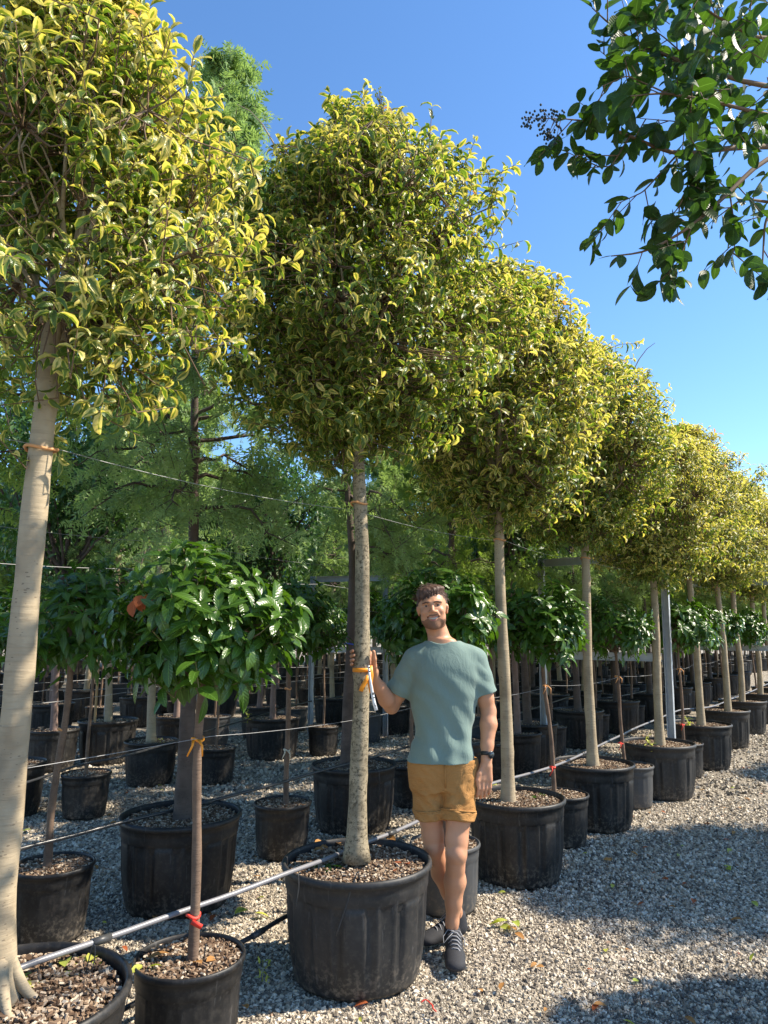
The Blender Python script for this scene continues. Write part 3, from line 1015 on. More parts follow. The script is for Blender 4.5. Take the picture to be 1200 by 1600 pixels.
tie(T1, px(560, 787, Y=b[1]).z, .042, M['amber'], (px(561, 787, Y=b[1]).x - b[0], 0))
specs = [('crown2', 'limb2', 1.2, (1, 1, .965), 'pot_big', [(794, 1245), (790, 1120), (785, 980), (781, 850), (779, 770)]),
         ('crown1', 'limb1', 3.1, (1, 1, .94), 'pot_big', [(926, 1188), (921, 1080), (916, 960), (913, 850), (912, 810)]),
         ('crown3', 'limb3', .5, (.90, .93, .87), 'pot_big_grey', [(1030, 1148), (1026, 1040), (1023, 950), (1018, 840)]),
         ('crown2', 'limb2', 4.4, (1.10, 1.0, .94), 'pot_big', [(1095, 1122), (1088, 1020), (1080, 930), (1075, 860)]),
         ('crown3', 'limb3', 2.2, (1.05, 1.05, .93), 'pot_big', [(1137, 1103), (1130, 1000), (1119, 900), (1113, 850)])]
for i in range(2, len(A)):
    b = A[i]
    if i - 2 < len(specs):
        cr, lb, rz, sc, pt, tpx = specs[i - 2]
        pts = local(tpx, b[1], b)
        x_end = pts[-1][0]
        zs = .40
        pts[0] = (pts[0][0], 0, zs)
        me = trunk_mesh([(p[0], p[1], p[2]) for p in pts], .044, .031, M['bark'], 16, .5, i, .05)
    else:
        cr, lb, rz, sc, pt = ['crown3', 'crown2'][i % 2], ['limb3', 'limb2'][i % 2], i * 1.7, (1.05, 1.05, .92 + .03 * (i % 2)), 'pot_big'
        me = MESH['tr_pale']; x_end = 0
    psc = {2: .91, 3: .95, 4: .98}.get(i, 1.0)
    lab = Alab[i] if i < len(Alab) else 'golden variegated tree in a far tub where the front row meets the right edge'
    t_, m_ = potted('potted_tree', lab, 'tree', b, [('pot', pt, i * .3, (-.03 if i < 4 else 0, 0, 0), (psc, psc, 1)), ('soil', 'soil_big' if i % 2 else 'soil_big2', i, (-.03 if i < 4 else 0, 0, 0), (psc, psc, 1)), ('trunk', me), ('crown', cr, rz, (x_end, 0, 0), sc), ('limbs', lb, rz, (x_end, 0, 0), sc)], G_TALL)
    tie(t_, 2.22, .04, M['amber'], (x_end, 0))

# row A: laurel balls in small pots
S = [(-.745, 2.97), (.36, 4.46), (1.36, 5.74), (2.30, 6.93), (3.36, 8.28), (4.2, 9.7), (5.2, 11.1), (6.15, 12.5), (7.1, 13.9), (8.1, 15.3), (9.05, 16.7)]
Slab = ['nearest laurel ball on a brown stem, with one rust coloured leaf cluster',
        'laurel ball in the grey pot behind the legs of the man, leaves around his head',
        'laurel ball on a crooked stem between the two tubs right of the man',
        'laurel ball with an orange tie, in a small grey pot',
        'laurel ball seen just right of the galvanised post']
stem_px = [[(300, 1528), (303, 1430), (308, 1300), (311, 1180), (315, 1080), (318, 1040)], None, [(866, 1222), (860, 1150), (852, 1080), (849, 1030), (845, 1000)], [(975, 1172), (970, 1120), (963, 1040), (960, 990)]]
for i, b in enumerate(S):
    r0 = .021 if i == 0 else .017
    if i < len(stem_px) and stem_px[i]:
        pts = local(stem_px[i], b[1], b)
        pts[0] = (pts[0][0], pts[0][1], .30)
        me = trunk_mesh(pts, r0, r0 * .75, M['bark_brown'], 12, .35, i, .10)
        xo = pts[-1][0]
    else:
        xo = RNG.uniform(-.06, .06)
        me = trunk_mesh([(0, 0, .30), (xo * .3 + .01, 0, .7), (xo * .7, 0, 1.1), (xo, 0, 1.45)], r0, r0 * .75, M['bark_brown'], 10, .3, i, .10)
    key = ['laurel0', 'laurel1', 'laurel2', 'laurel3'][i if i < 4 else i % 3 + 1]
    lab = Slab[i] if i < len(Slab) else 'laurel ball on a stem in one of the far small pots towards the right edge'
    pt = 'pot_small_grey' if i in (1, 3) else 'pot_small'
    t_, m_ = potted('potted_shrub', lab, 'shrub', b, [('pot', pt if i else 'pot_small', i), ('soil', 'soil_small', i), ('trunk', me), ('crown', key, 0 if i == 0 else i * 1.3, (xo if i else xo - .01, 0, 0))], G_BALL)
    if i == 0:
        tie(t_, px(309, 1155, Y=b[1]).z, .022, M['orange'], (px(309, 1155, Y=b[1]).x - b[0], 0), tails=2)
        tg = tie(t_, px(302, 1430, Y=b[1]).z, .024, M['red'], (px(302, 1430, Y=b[1]).x - b[0], 0), name='ribbon')
        mb = MB(); box(mb, (0, -.03, -.018), (.045, -.026, .0), M=Matrix.Translation((px(304, 1432, Y=b[1]).x - b[0], 0, px(302, 1432, Y=b[1]).z)) @ Matrix.Rotation(.45, 4, 'Y'))
        mb.build('label_tag', M['red'], t_)
    elif i in (2, 3, 4):
        tie(t_, 1.16, .02, M['amber'], ((px(853, 1083, Y=b[1]).x - b[0]) if i == 2 else (px(964, 1050, Y=b[1]).x - b[0]) if i == 3 else xo * .7, 0), tails=2)
        tie(t_, .55, .02, M['red'], ((px(862, 1165, Y=b[1]).x - b[0]) if i == 2 else (px(968, 1128, Y=b[1]).x - b[0]) if i == 3 else 0, 0), name='ribbon', tails=1)

# row C: wattles in tubs with laurel balls between
G_WAT = 'feathery wattle trees in tubs behind the front row'
Cc = [(-1.23, 4.55), (-.25, 6.20), (.72, 7.55), (1.75, 8.95), (2.75, 10.4), (3.75, 11.8), (4.8, 13.2), (5.8, 14.6), (-2.3, 3.2), (6.8, 16.0), (7.8, 17.4), (8.8, 18.8), (9.8, 20.2)]
Clab = ['feathery wattle with a dark trunk in the big tub behind the nearest small pot',
        'feathery wattle with blue tape on its dark trunk, directly behind the man and his tree',
        'feathery wattle with a thin dark trunk seen above the right shoulder of the man',
        'feathery wattle in the dark tub between the second and third golden trunks',
        'feathery wattle behind the galvanised frame']
ctr = [[(287, 1262), (292, 1150), (297, 1000), (301, 850), (303, 700), (306, 520)], [(541, 1192), (544, 1100), (548, 1000), (550, 880), (545, 780), (530, 640)]]
for i, b in enumerate(Cc):
    if i < 2:
        pts = local(ctr[i], b[1], b); pts[0] = (pts[0][0], 0, .40)
        pts.append((pts[-1][0], 0, 4.9))
        me = trunk_mesh(pts, .052, .015, M['bark_dark'], 14, .35, 60 + i, .06)
    else:
        me = MESH['tr_dark']
    lab = Clab[i] if i < len(Clab) else ('feathery wattle at the left edge behind the pale trunk' if i == 8 else 'feathery wattle in a far second row tub right of the galvanised frame')
    t_, m_ = potted('potted_tree', lab, 'tree', b, [('pot', 'pot_big', i), ('soil', 'soil_big' if i % 2 else 'soil_big2', i + 2), ('trunk', me, 0 if i < 2 else i), ('crown', ['wattle0', 'wattle1', 'wattle2', 'wattle2', 'wattle1'][i % 5], i * 1.9, None, (1, 1, 1.04))], G_WAT)
    if i == 1: tie(t_, px(548, 1006, Y=b[1]).z, .05, M['blue'], (px(548, 1006, Y=b[1]).x - b[0], 0), name='tape')
Sc = [(-1.77, 4.06), (-.74, 5.46), (.25, 6.95), (1.22, 8.25), (2.2, 9.7), (3.2, 11.1), (4.2, 12.4), (5.3, 13.9), (-2.9, 2.9), (6.3, 15.3), (7.3, 16.7), (8.3, 18.1), (9.3, 19.5)]
Sclab = ['dark shaded laurel ball on a slanted stem beside the pale left trunk', 'dark laurel ball on a straight stem with a pale string knot, left of the man', 'laurel ball hidden behind the man and the second trunk',
         'laurel ball in the small black pot between the dark tubs right of the man']
for i, b in enumerate(Sc):
    if i == 0:
        pts = local([(72, 1372), (80, 1280), (95, 1170), (108, 1070), (112, 1030)], b[1], b); pts[0] = (pts[0][0], pts[0][1], .30)
    elif i == 1:
        pts = local([(447, 1258), (448, 1180), (450, 1080), (452, 1020)], b[1], b); pts[0] = (pts[0][0], pts[0][1], .30)
    else:
        pts = [(0, 0, .3), (.02, 0, .8), (-.01, 0, 1.45)]
    me = trunk_mesh(pts, .021, .016, M['bark_brown'], 10, .3, 80 + i, .1)
    lab = Sclab[i] if i < len(Sclab) else 'laurel ball on a stem in the second row further back'
    t_, m_ = potted('potted_shrub', lab, 'shrub', b, [('pot', 'pot_small', i), ('soil', 'soil_small', i), ('trunk', me), ('crown', ['laurel3', 'laurel2', 'laurel1'][i % 3], i * 2.1, (pts[-1][0], 0, .02))], 'small laurel balls in the second row')
    if i < 2: tie(t_, 1.16 if i else 1.05, .022, M['amber'], (pts[2][0], 0))
    if i == 1: tie(t_, .72, .022, M['rope'], (pts[1][0], 0), tails=2, name='string')

# ------------------------------------------------------------------ rows further back
rd = np.array([.59, .807]); rn = np.array([-.807, .59]); o0 = np.array([-1.15, 2.38])
NEARD = [  # placed by hand: x, y, kind, pot
    (-2.49, 7.9, 'pale', 'pot_mid', 'young tree with a pale trunk and mossy soil, behind the tub with the dark trunk'),
    (-1.44, 9.5, 'plum', 'pot_big', 'tree with a reddish trunk and a green weed at its tub rim'),
    (-2.62, 6.55, 'thin', 'pot_small', 'thin tied stem in a small tub with reddish soil in front of the pale trunk'),
    (-.80, 9.7, 'thin', 'pot_small', 'thin speckled stem in a small black pot in front of the galvanised post'),
    (-1.80, 7.95, 'thin', 'pot_small', 'thin stem in the small black pot right of the mossy tub'),
    (-3.30, 6.6, 'thin', 'pot_mid', 'stem in the black tub right behind the pale left trunk'),
    (-3.45, 9.2, 'pale', 'pot_big', 'tree with an orange wooden stake tied to its trunk in a shaded tub'),
    (1.55, 8.55, 'plum', 'pot_mid', 'thick brown trunk in the dark tub right of the second laurel stem')]
# off-centre ones are told apart by what stands round them
for x, y, kind, pt, lab in NEARD:
    small = pt == 'pot_small'
    parts = [('pot', pt, x), ('soil', {'pot_small': 'soil_small', 'pot_mid': 'soil_mid', 'pot_big': 'soil_big'}[pt], y)]
    parts.append(('trunk', {'pale': 'tr_pale', 'plum': 'tr_mid', 'thin': 'tr_thin'}[kind], x))
    parts.append(('crown', 'laurel3', x) if kind == 'thin' else ('crown', 'ever1' if kind == 'plum' else 'wattle1', y))
    t_, m_ = potted('potted_shrub' if kind == 'thin' else 'potted_tree', lab, 'shrub' if kind == 'thin' else 'tree', (x, y), parts, 'young trees in the rows across the path')

k = 0
rg = np.random.default_rng(99)
taken = [(q[0], q[1]) for q in NEARD] + Cc + Sc + A + S
cnt = {'tree': 0, 'shrub': 0}
for ri, off in enumerate([2.9, 4.35, 5.9, 8.5, 10.0, 12.7, 14.3, 17.0, 18.7, 21.5, 23.4, 26.5, 29]):
    d = -10
    step = .82 if ri < 8 else 1.1
    if ri == 0: d = 7.5
    j = 0
    while d < 42:
        d += step * rg.uniform(.93, 1.07); j += 1
        p = o0 + rn * off + rd * d + rg.normal(size=2) * .06
        if p[1] < 3 or p[1] > 40: continue
        u, v = proj((p[0], p[1], 1.0))
        if u < -60 or u > 1260: continue
        if any((p[0] - q[0]) ** 2 + (p[1] - q[1]) ** 2 < .42 for q in taken): continue
        big = j % 2 == 0
        far = p[1] > 17
        if big:
            kind = (['wattle2', 'wattle0', 'wattle1', 'ever1', 'wattle2'][rg.integers(5)] if ri < 10 else ['ever0', 'wattle2'][rg.integers(2)])
            if u < 260 and ri > 1 and rg.random() < .6: kind = 'ever0'
            tr = {'w': 'tr_dark', 'e': 'tr_mid'}[kind[0]]
            if rg.random() < .4: tr = 'tr_pale'
            parts = [('pot', ['pot_big', 'pot_mid'][rg.integers(2)], d)]
            pm = parts[0][1]
            if not far: parts.append(('soil', 'soil_big' if pm == 'pot_big' else 'soil_mid', d))
            parts += [('trunk', tr, d), ('crown', kind, d * 1.7)]
            zone = 'left' if u < 400 else 'middle' if u < 800 else 'right'
            lab = {'w': 'feathery tree in a tub in the rows across the path, ', 'e': 'broad leafed evergreen in a tub in the rows across the path, '}[kind[0]]
            lab += {'left': 'left third', 'middle': 'middle third', 'right': 'right third'}[zone]
            potted('potted_tree', lab, 'tree', p, parts, 'trees in tubs across the path', sc=rg.uniform(.9, 1.08)); cnt['tree'] += 1
        else:
            if ri < 8 or rg.random() < .5:
                kind = rg.random()
                parts = [('pot', 'pot_small' if kind < .8 else 'pot_small_grey', d)]
                if not far: parts.append(('soil', 'soil_small', d))
                parts += [('trunk', 'tr_thin', d, None, (1, 1, 1.1))]
                parts += [('crown', 'laurel3', d, (0, 0, .08))]
                potted('potted_shrub', 'small leafy ball on a thin stem in a pot in the rows across the path', 'shrub', p, parts, 'small pots across the path', sc=rg.uniform(.9, 1.1)); cnt['shrub'] += 1
print('far plants', cnt)

# big trees beyond the nursery rows
for i in range(26):
    x = -30 + i * 2.9 + rg.normal() * .6; y = 36 + rg.uniform(-3, 6) + abs(x) * .1
    if x / y > .75 or x / y < -.75: continue
    t_ = thing('evergreen_tree', 'tall dense tree closing the view behind the nursery rows', 'tree', (x, y, 0), 0, 'trees closing the view')
    s = rg.uniform(1.5, 2.1) * (1.25 if x < -8 else .85)
    o = link('trunk', MESH['tr_dark'], t_); o.scale = (s * 1.5, s * 1.5, s)
    o = link('crown', MESH[['ever0', 'wattle2', 'ever0'][i % 3]], t_); o.scale = (s * 1.35, s * 1.35, s); o.location.z = -1.2 * s * .6; o.rotation_euler.z = i

# ------------------------------------------------------------------ overhanging tree at the right (green privet), trunk beside the aisle
def opt(x, y, t):
    a = (x - 600) / FPX; u = -(y - 800) / FPX
    fy = math.cos(PITCH) - u * math.sin(PITCH); fz = math.sin(PITCH) + u * math.cos(PITCH)
    return np.array([a * t, fy * t, CAM_H + fz * t])


OB = (5.2, 3.65)
root = thing('overhanging_tree', 'dark green privet reaching in from the right top corner, hanging berries at its tip', 'tree', (OB[0], OB[1], 0), 0)
ob3 = np.array([OB[0], OB[1], 0])
mt = trunk_mesh([(0, 0, -.02), (.03, 0, 1), (0, .02, 2.1)], .085, .07, M['bark'], 14, .5, 5)
tk = link('trunk', mt, root)
rgx = np.random.default_rng(5)
lim = MB(); cr = MB()
paths = [[(1330, 230, 3.1), (1200, 228, 2.75), (1125, 232, 2.6), (1055, 245, 2.5), (985, 212, 2.45), (925, 190, 2.4), (885, 186, 2.36)],
         [(1330, 130, 3.1), (1200, 140, 2.8), (1090, 105, 2.7), (1010, 75, 2.6), (960, 45, 2.55), (925, 12, 2.5)],
         [(1330, 200, 2.9), (1195, 245, 2.6), (1140, 300, 2.5), (1080, 355, 2.42), (1010, 395, 2.38), (955, 400, 2.36)],
         [(1320, 330, 3.0), (1230, 320, 2.8), (1160, 310, 2.7), (1120, 340, 2.66)],
         [(1330, 60, 3.0), (1180, 60, 2.7), (1110, 20, 2.6), (1060, -20, 2.6)],
         [(1330, 280, 2.7), (1225, 300, 2.5), (1195, 345, 2.45), (1190, 440, 2.4)],
         [(1330, 200, 2.7), (1200, 180, 2.45), (1120, 160, 2.4), (1040, 145, 2.35), (985, 150, 2.3)]]
subs = [[(1085, 238, 2.55), (1075, 290, 2.5), (1060, 325, 2.48), (1035, 352, 2.45)], [(1080, 355, 2.42), (1060, 410, 2.4), (1025, 445, 2.38)], [(1010, 75, 2.6), (975, 110, 2.55), (938, 80, 2.5)],
        [(985, 212, 2.45), (955, 260, 2.42), (922, 262, 2.4)], [(1055, 245, 2.5), (1005, 300, 2.46), (965, 318, 2.44)], [(1140, 300, 2.5), (1120, 280, 2.5), (1105, 285, 2.5)],
        [(1125, 232, 2.6), (1060, 190, 2.5), (1000, 185, 2.45)], [(1090, 105, 2.7), (1040, 60, 2.6), (985, 20, 2.5)], [(1040, 145, 2.35), (980, 118, 2.32), (940, 135, 2.3)], [(1180, 60, 2.7), (1130, 100, 2.6), (1070, 60, 2.5)],
        [(1140, 300, 2.5), (1150, 370, 2.45), (1145, 400, 2.45)]]
LP, LD = [], []
fork = np.array([OB[0], OB[1], 2.05])


def smooth_path(P, n):
    P = np.array(P); tt = np.linspace(0, len(P) - 1, n)
    Q = np.stack([np.interp(tt, np.arange(len(P)), P[:, i]) for i in range(3)], 1)
    for _ in range(2): Q[1:-1] = (Q[:-2] + 2 * Q[1:-1] + Q[2:]) / 4
    return Q


def branch(path, r0, r1, n_leaf, dens_from=0.0, sub=3, from_fork=False):
    W = [opt(*q) for q in path]
    if from_fork: W = [fork, (fork + W[0]) / 2 + np.array([0, 0, .2])] + W
    Q = smooth_path(W, 26)
    tube(lim if r0 > .005 else cr, Q - ob3, np.linspace(r0, r1, 26), 6 if r0 > .005 else 4, 0 if r0 > .005 else 2, cap=False)
    T = nrm(np.gradient(Q, axis=0))
    for i in range(n_leaf):
        f = dens_from + (1 - dens_from) * (i + .5) / n_leaf
        k = f * 25; k0 = int(k); p = Q[k0] + (Q[min(25, k0 + 1)] - Q[k0]) * (k - k0)
        d0 = T[k0]
        sd = nrm(np.cross(d0, rgx.normal(size=3)))
        if rgx.random() < .55 and sub:
            # side twig with pairs of leaves
            dd = nrm(d0 * .6 + sd * .8 + np.array([0, 0, -.15])); L = rgx.uniform(.07, .2)
            e = p + dd * L
            prisms(cr, [p - ob3], [e - ob3], .0025, .0012, 4, 2)
            for q in range(3):
                pp = p + dd * L * (.4 + .3 * q); s2 = nrm(np.cross(dd, rgx.normal(size=3)))
                for sg in (1, -1):
                    LP.append(pp); LD.append(nrm(s2 * sg + dd * .6 + np.array([0, 0, -.45])))
        else:
            for sg in (1, -1):
                LP.append(p); LD.append(nrm(sd * sg + d0 * .5 + np.array([0, 0, -.5])))
    LP.append(Q[-1]); LD.append(T[-1])


for i, p in enumerate(paths):
    branch(p, .016 if i < 3 else .009, .002, [10, 9, 7, 5, 7, 5, 7][i], .42, from_fork=(i in (0, 1, 2)))
for i, p in enumerate(subs):
    branch(p, .0035, .0014, 6 if i != 1 else 5, .1)
# dense corner
rr_ = rgx
for i in range(75):
    t_ = rgx.uniform(2.35, 3.2); x = 1210 - abs(rgx.normal()) * 105; y = rgx.uniform(-60, 215)
    if x < 960 + y * .35: continue
    c = opt(x, y, t_); d = nrm(rgx.normal(size=3) + np.array([-.6, -.2, -.2])); e = c + d * .14
    prisms(cr, [c - ob3], [e - ob3], .0025, .0012, 4, 2)
    for q in range(3):
        pp = c + d * .045 * (q + 1); s2 = nrm(np.cross(d, rgx.normal(size=3)))
        for sg in (1, -1):
            LP.append(pp); LD.append(nrm(s2 * sg + d * .5 + np.array([0, 0, -.4])))
LP = np.array(LP); LD = np.array(LD); n = len(LP)
NN = nrm(np.array([0, 0, 1.0]) + rgx.normal(size=(n, 3)) * .55)
LL = rgx.uniform(.056, .088, n)
leaves(cr, LP - ob3, LD, NN, LL, LL * rgx.uniform(.50, .62, n), rgx.uniform(.3, 1.0, n), rgx.uniform(0, .22, n), 7, 0, rgx.random(n))
# the part of the crown out of frame (it shades the aisle)
n = 7000
d = rdir(n); P = d * (rgx.random((n, 1)) ** .45) * np.array([1.1, .75, .9]) + np.array([.1, -.5, 3.5])
wp = P + ob3
uv = np.array([proj(q) for q in wp])
keep = (uv[:, 0] > 1230) | (uv[:, 1] < -60) | (uv[:, 0] < -9000)
P = P[keep]; n = len(P)
leaves(cr, P, nrm(rgx.normal(size=(n, 3)) + (0, 0, -.4)), nrm(rgx.normal(size=(n, 3)) * .5 + (0, 0, 1.0)), .11, .06, .6, .1, 3, 0, rgx.random(n))
# berry panicle at the tip
b0 = opt(885, 186, 2.36); b1 = opt(822, 184, 2.3)
ax = b1 - b0
for q in range(15):
    f = rgx.random(); s_ = b0 + ax * f
    e_ = s_ + np.array([-.02, 0, rgx.choice([.02, -.05, -.07])]) * (1.1 - f) + rgx.normal(size=3) * .012
    prisms(cr, [s_ - ob3], [e_ - ob3], .0014, .001, 3, 2)
    for _ in range(9):
        g = e_ + rgx.normal(size=3) * .011; ball(cr, g - ob3, .0042, 6, 4, 1)
prisms(cr, [b0 - ob3], [b1 - ob3], .0022, .001, 4, 2)
cr.build('crown', [M['privet_leaf'], M['berry'], M['twig']], root)
lim.build('limbs', M['twig'], tk)

# the row across the aisle, outside the frame: its crowns shade the gravel
for i, (x, y, s, key) in enumerate(SHADE_TREES):
    t_, m_ = potted('potted_tree', 'green tree of the opposite row whose shade falls on the aisle', 'tree', (x, y), [('pot', 'pot_big'), ('soil', 'soil_big'), ('trunk', 'tr_pale'), ('crown', key, i, None, (1, 1, 1)), ('limbs', key.replace('crown', 'limb'), i)], 'opposite row beyond the right edge', sc=s)

# ------------------------------------------------------------------ frames, wires, pipes
def post_frame(pa, pb, label, z1=2.42, z2=1.30, lean=0.0):
    t_ = thing('steel_frame', label, 'frame', (pa[0], pa[1], 0), 0, 'galvanised trellis frames')
    v = Vector((pb[0] - pa[0], pb[1] - pa[1], 0)); L = v.length; ang = math.atan2(v.y, v.x)
    for k, s in ((0, 0), (1, L)):
        mb = MB()
        mb2 = Matrix.Rotation(ang, 4, 'Z')
        # C-section post: web and two flanges
        for lo, hi in (((-.035, -.003, -.05), (.035, .003, z1 + .05)), ((-.038, .003, -.05), (-.032, .05, z1 + .05)), ((.032, .003, -.05), (.038, .05, z1 + .05))):
            Mx = Matrix.Rotation(ang, 4, 'Z') @ Matrix.Translation((s, 0, 0)) @ Matrix.Rotation(lean, 4, 'Y')
            box(mb, lo, hi, M=Mx)
        mb.build('post', M['steel'], t_, False)
    for z in (z1, z2):
        mb = MB()
        for lo, hi in (((.05, -.002, z - .045), (L - .05, .002, z + .045)), ((.05, .002, z + .041), (L - .05, .035, z + .045)), ((.05, .002, z - .045), (L - .05, .035, z - .041))):
            box(mb, lo, hi, M=Matrix.Rotation(ang, 4, 'Z'))
        mb.build('rail', M['steel'], t_, False)
    return t_


post_frame((3.10, 7.95), (1.93, 8.85), 'galvanised two rail frame, its near post leaning behind the grey tub', lean=-.02)
post_frame((6.85, 12.1), (5.6, 13.0), 'galvanised frame far right, behind the far golden trunks')
post_frame((.03, 11.3), (-1.15, 11.6), 'galvanised frame seen between the dark trunk and the arm of the man')
post_frame((-2.55, 10.2), (-4.25, 11.3), 'galvanised frame in the shade behind the nearest laurel ball')

rowdirv = Vector((rd[0], rd[1], 0))


def wire(pts, label, r=.0013, sag=.03, mat='wire', name='wire', group='trellis wires', cat='wire'):
    mb = MB(); P = []
    for a_, b_ in zip(pts[:-1], pts[1:]):
        for q in np.linspace(0, 1, 9)[:-1]:
            p = Vector(a_).lerp(Vector(b_), float(q)); p.z -= sag * 4 * q * (1 - q); P.append(p)
    P.append(Vector(pts[-1]))
    tube(mb, P, r, 5)
    o = mb.build(name, M[mat])
    return tag(o, label, cat, group)


wire([(-3.0, -.2, 2.22)] + [(a_[0] - (.04 if i else .02), a_[1] + .05, 2.22) for i, a_ in enumerate(A)], 'high wire along the front row, tied to the tall golden trunks')
wire([(-3.0, 0.1, 1.16)] + [(a_[0] - .03 + (.07 if i == 0 else 0), a_[1] + .03, 1.16) for i, a_ in enumerate(S)], 'pale wire at chest height tied with orange to the stem of the nearest laurel ball')
CW = sorted(Cc + [(-3.3, 1.9)], key=lambda q: q[1])
wire([(a_[0] - .05, a_[1] + .06, 2.15) for a_ in CW], 'high wire along the second row above the laurel balls')
wire([(a_[0] - .05, a_[1] + .06, 1.78) for a_ in CW], 'wire just above the laurel balls of the second row')
for off, zz, lb in ((4.35, .95, 'low white wire strung along the third row across the path'), (4.35, 1.7, 'upper wire of the third row across the path'), (4.35, 2.25, 'highest wire of the third row'), (5.9, .9, 'low wire of the fourth row'), (8.5, .85, 'low wire of the fifth row'), (8.5, 1.3, 'chest high wire of the fifth row'), (10.0, 1.1, 'wire of the sixth row'), (12.7, 1.1, 'wire of the seventh row'), (14.3, 1.0, 'wire of the furthest visible row')):
    pts = [o0 + rn * off + rd * q for q in np.arange(-6, 40, 3.1)]
    wire([(p[0], p[1] + .08, zz) for p in pts], lb, r=.0022 + off * .00025, sag=.05)


def pipe(pts, r, label, mats, name='irrigation_pipe', drips=0, shiny=()):
    mb = MB(); P = []
    pts = [Vector(p) for p in pts]
    for i in range(len(pts) - 1):
        for q in np.linspace(0, 1, 7)[:-1]:
            p = pts[i].lerp(pts[i + 1], float(q)); p.z -= .008 * 4 * q * (1 - q); P.append(p)
    P.append(pts[-1])
    for _ in range(2):
        P = [P[0]] + [(P[i - 1] + P[i] * 2 + P[i + 1]) / 4 for i in range(1, len(P) - 1)] + [P[-1]]
    n = len(P)
    tube(mb, P, r, 9)
    o = tag(mb.build(name, M['pipe_sunlit'] if mats == 'grey' else M['pipe']), label, 'pipe', 'irrigation pipes')
    for k in range(drips):
        i = int((k + .5) / drips * n); p = P[min(i, n - 2)]
        mb = MB(); d_ = (P[min(i + 1, n - 1)] - P[i - 1]).normalized()
        tube(mb, [p - d_ * .035, p + d_ * .035], r * 1.35, 9)
        mb.build('joint', M['dripper'], o)
    return o


zt = BH + .012
pipe([(-2.6, .3, .52)] + [tuple(px(25, 1510, z=.515)), tuple(px(270, 1428, z=.50)), tuple(px(452, 1362, z=zt)), tuple(px(560, 1320, z=zt - .01)), tuple(px(657, 1281, z=zt)), tuple(px(755, 1226, z=zt)), tuple(px(870, 1196, z=zt)), tuple(px(945, 1160, z=zt)), tuple(px(990, 1138, z=zt)), tuple(px(1062, 1108, z=zt))] + [(a_[0] - .1, a_[1] + .12, zt) for a_ in A[6:]],
     .0105, 'black irrigation pipe, painted sunlit grey, resting on the rims of the front row tubs', 'grey', drips=6)
pipe([tuple(px(-120, 1375, z=.50)), tuple(px(30, 1325, z=.50)), tuple(px(190, 1284, z=zt)), tuple(px(380, 1238, z=zt)), tuple(px(490, 1207, z=zt)), tuple(px(640, 1166, z=zt)), tuple(px(760, 1130, z=zt)), tuple(px(900, 1085, z=zt)), (3.6, 11.8, zt), (6, 15, zt)],
     .0105, 'black irrigation pipe resting on the tubs of the second row', 'black', drips=5)
pipe([tuple(px(150, 1600, z=.06)), tuple(px(375, 1472, z=.2)), tuple(px(430, 1440, z=.22)), tuple(px(500, 1400, z=.2))], .011, 'lower black pipe between the nearest small pot and the tub of the man', 'black', drips=3)
pipe([tuple(px(0, 1235, z=.45)), tuple(px(130, 1192, z=.47)), tuple(px(200, 1180, z=.5)), tuple(px(330, 1140, z=.5)), tuple(px(500, 1090, z=.5)), (.8, 13, .5), (3, 16, .5)], .010, 'thin black pipe along the tubs of the third row', 'black')
# thin drip loops in the near tubs
dl = [[(134, 1520), (140, 1495), (147, 1470), (150, 1490), (143, 1520)], [(462, 1420), (467, 1385), (466, 1365)], [(525, 1462), (540, 1420), (553, 1375), (560, 1358), (562, 1375)], [(322, 1475), (318, 1500), (316, 1508)], [(594, 1225), (592, 1200), (587, 1188), (583, 1196)]]
for i, q in enumerate(dl):
    Yb = [2.55, 3.36, 3.33, 2.98, 5.86][i]
    mb = MB(); tube(mb, smooth_path([tuple(px(x, y, Y=Yb)) for x, y in q], 14), .0028 if i else .0022, 5)
    tag(mb.build('drip_tube', M['dripper']), ['thin drip tube looped in the nearest left tub', 'thin drip tube hooked over the left rim of the tub by the man', 'thin drip tube hanging down the front of the tub by the man', 'thin drip tube poked into the nearest small pot', 'thin drip tube on the tub directly behind the man'][i], 'drip tube', 'thin drip tubes')
# ------------------------------------------------------------------ ribbon and tag on the held trunk
TX = px(566, 1045, Y=3.67).x
tc = np.array([TX, 3.67])
rb = thing('ribbon', 'orange ribbon tied round the trunk below the hand, its two tails hanging', 'ribbon', (TX, 3.67, px(570, 1045, Y=3.67).z))


def strip(mb, pts, w, nrmv=(0, -1, 0), th=.0012):
    P = np.array([tuple(p) for p in pts]); T = nrm(np.gradient(P, axis=0)); N = np.array(nrmv, float)
    S_ = nrm(np.cross(T, N)); Nn = nrm(np.cross(S_, T))
    w = np.broadcast_to(w, (len(P),))[:, None]
    V = np.stack([P - S_ * w / 2 - Nn * th, P + S_ * w / 2 - Nn * th, P + S_ * w / 2 + Nn * th, P - S_ * w / 2 + Nn * th], 1).reshape(-1, 3)
    F = []
    for i in range(len(P) - 1):
        for j in range(4):
            k = (j + 1) % 4
            F.append((i * 4 + j, i * 4 + k, (i + 1) * 4 + k, (i + 1) * 4 + j))
    F += [(0, 3, 2, 1), tuple((len(P) - 1) * 4 + j for j in range(4))]
    mb.add(V, F)


def rl(x, y, dy):
    p = px(x, y, Y=3.67 + dy); return (p.x - rb.location.x, p.y - rb.location.y, p.z - rb.location.z)


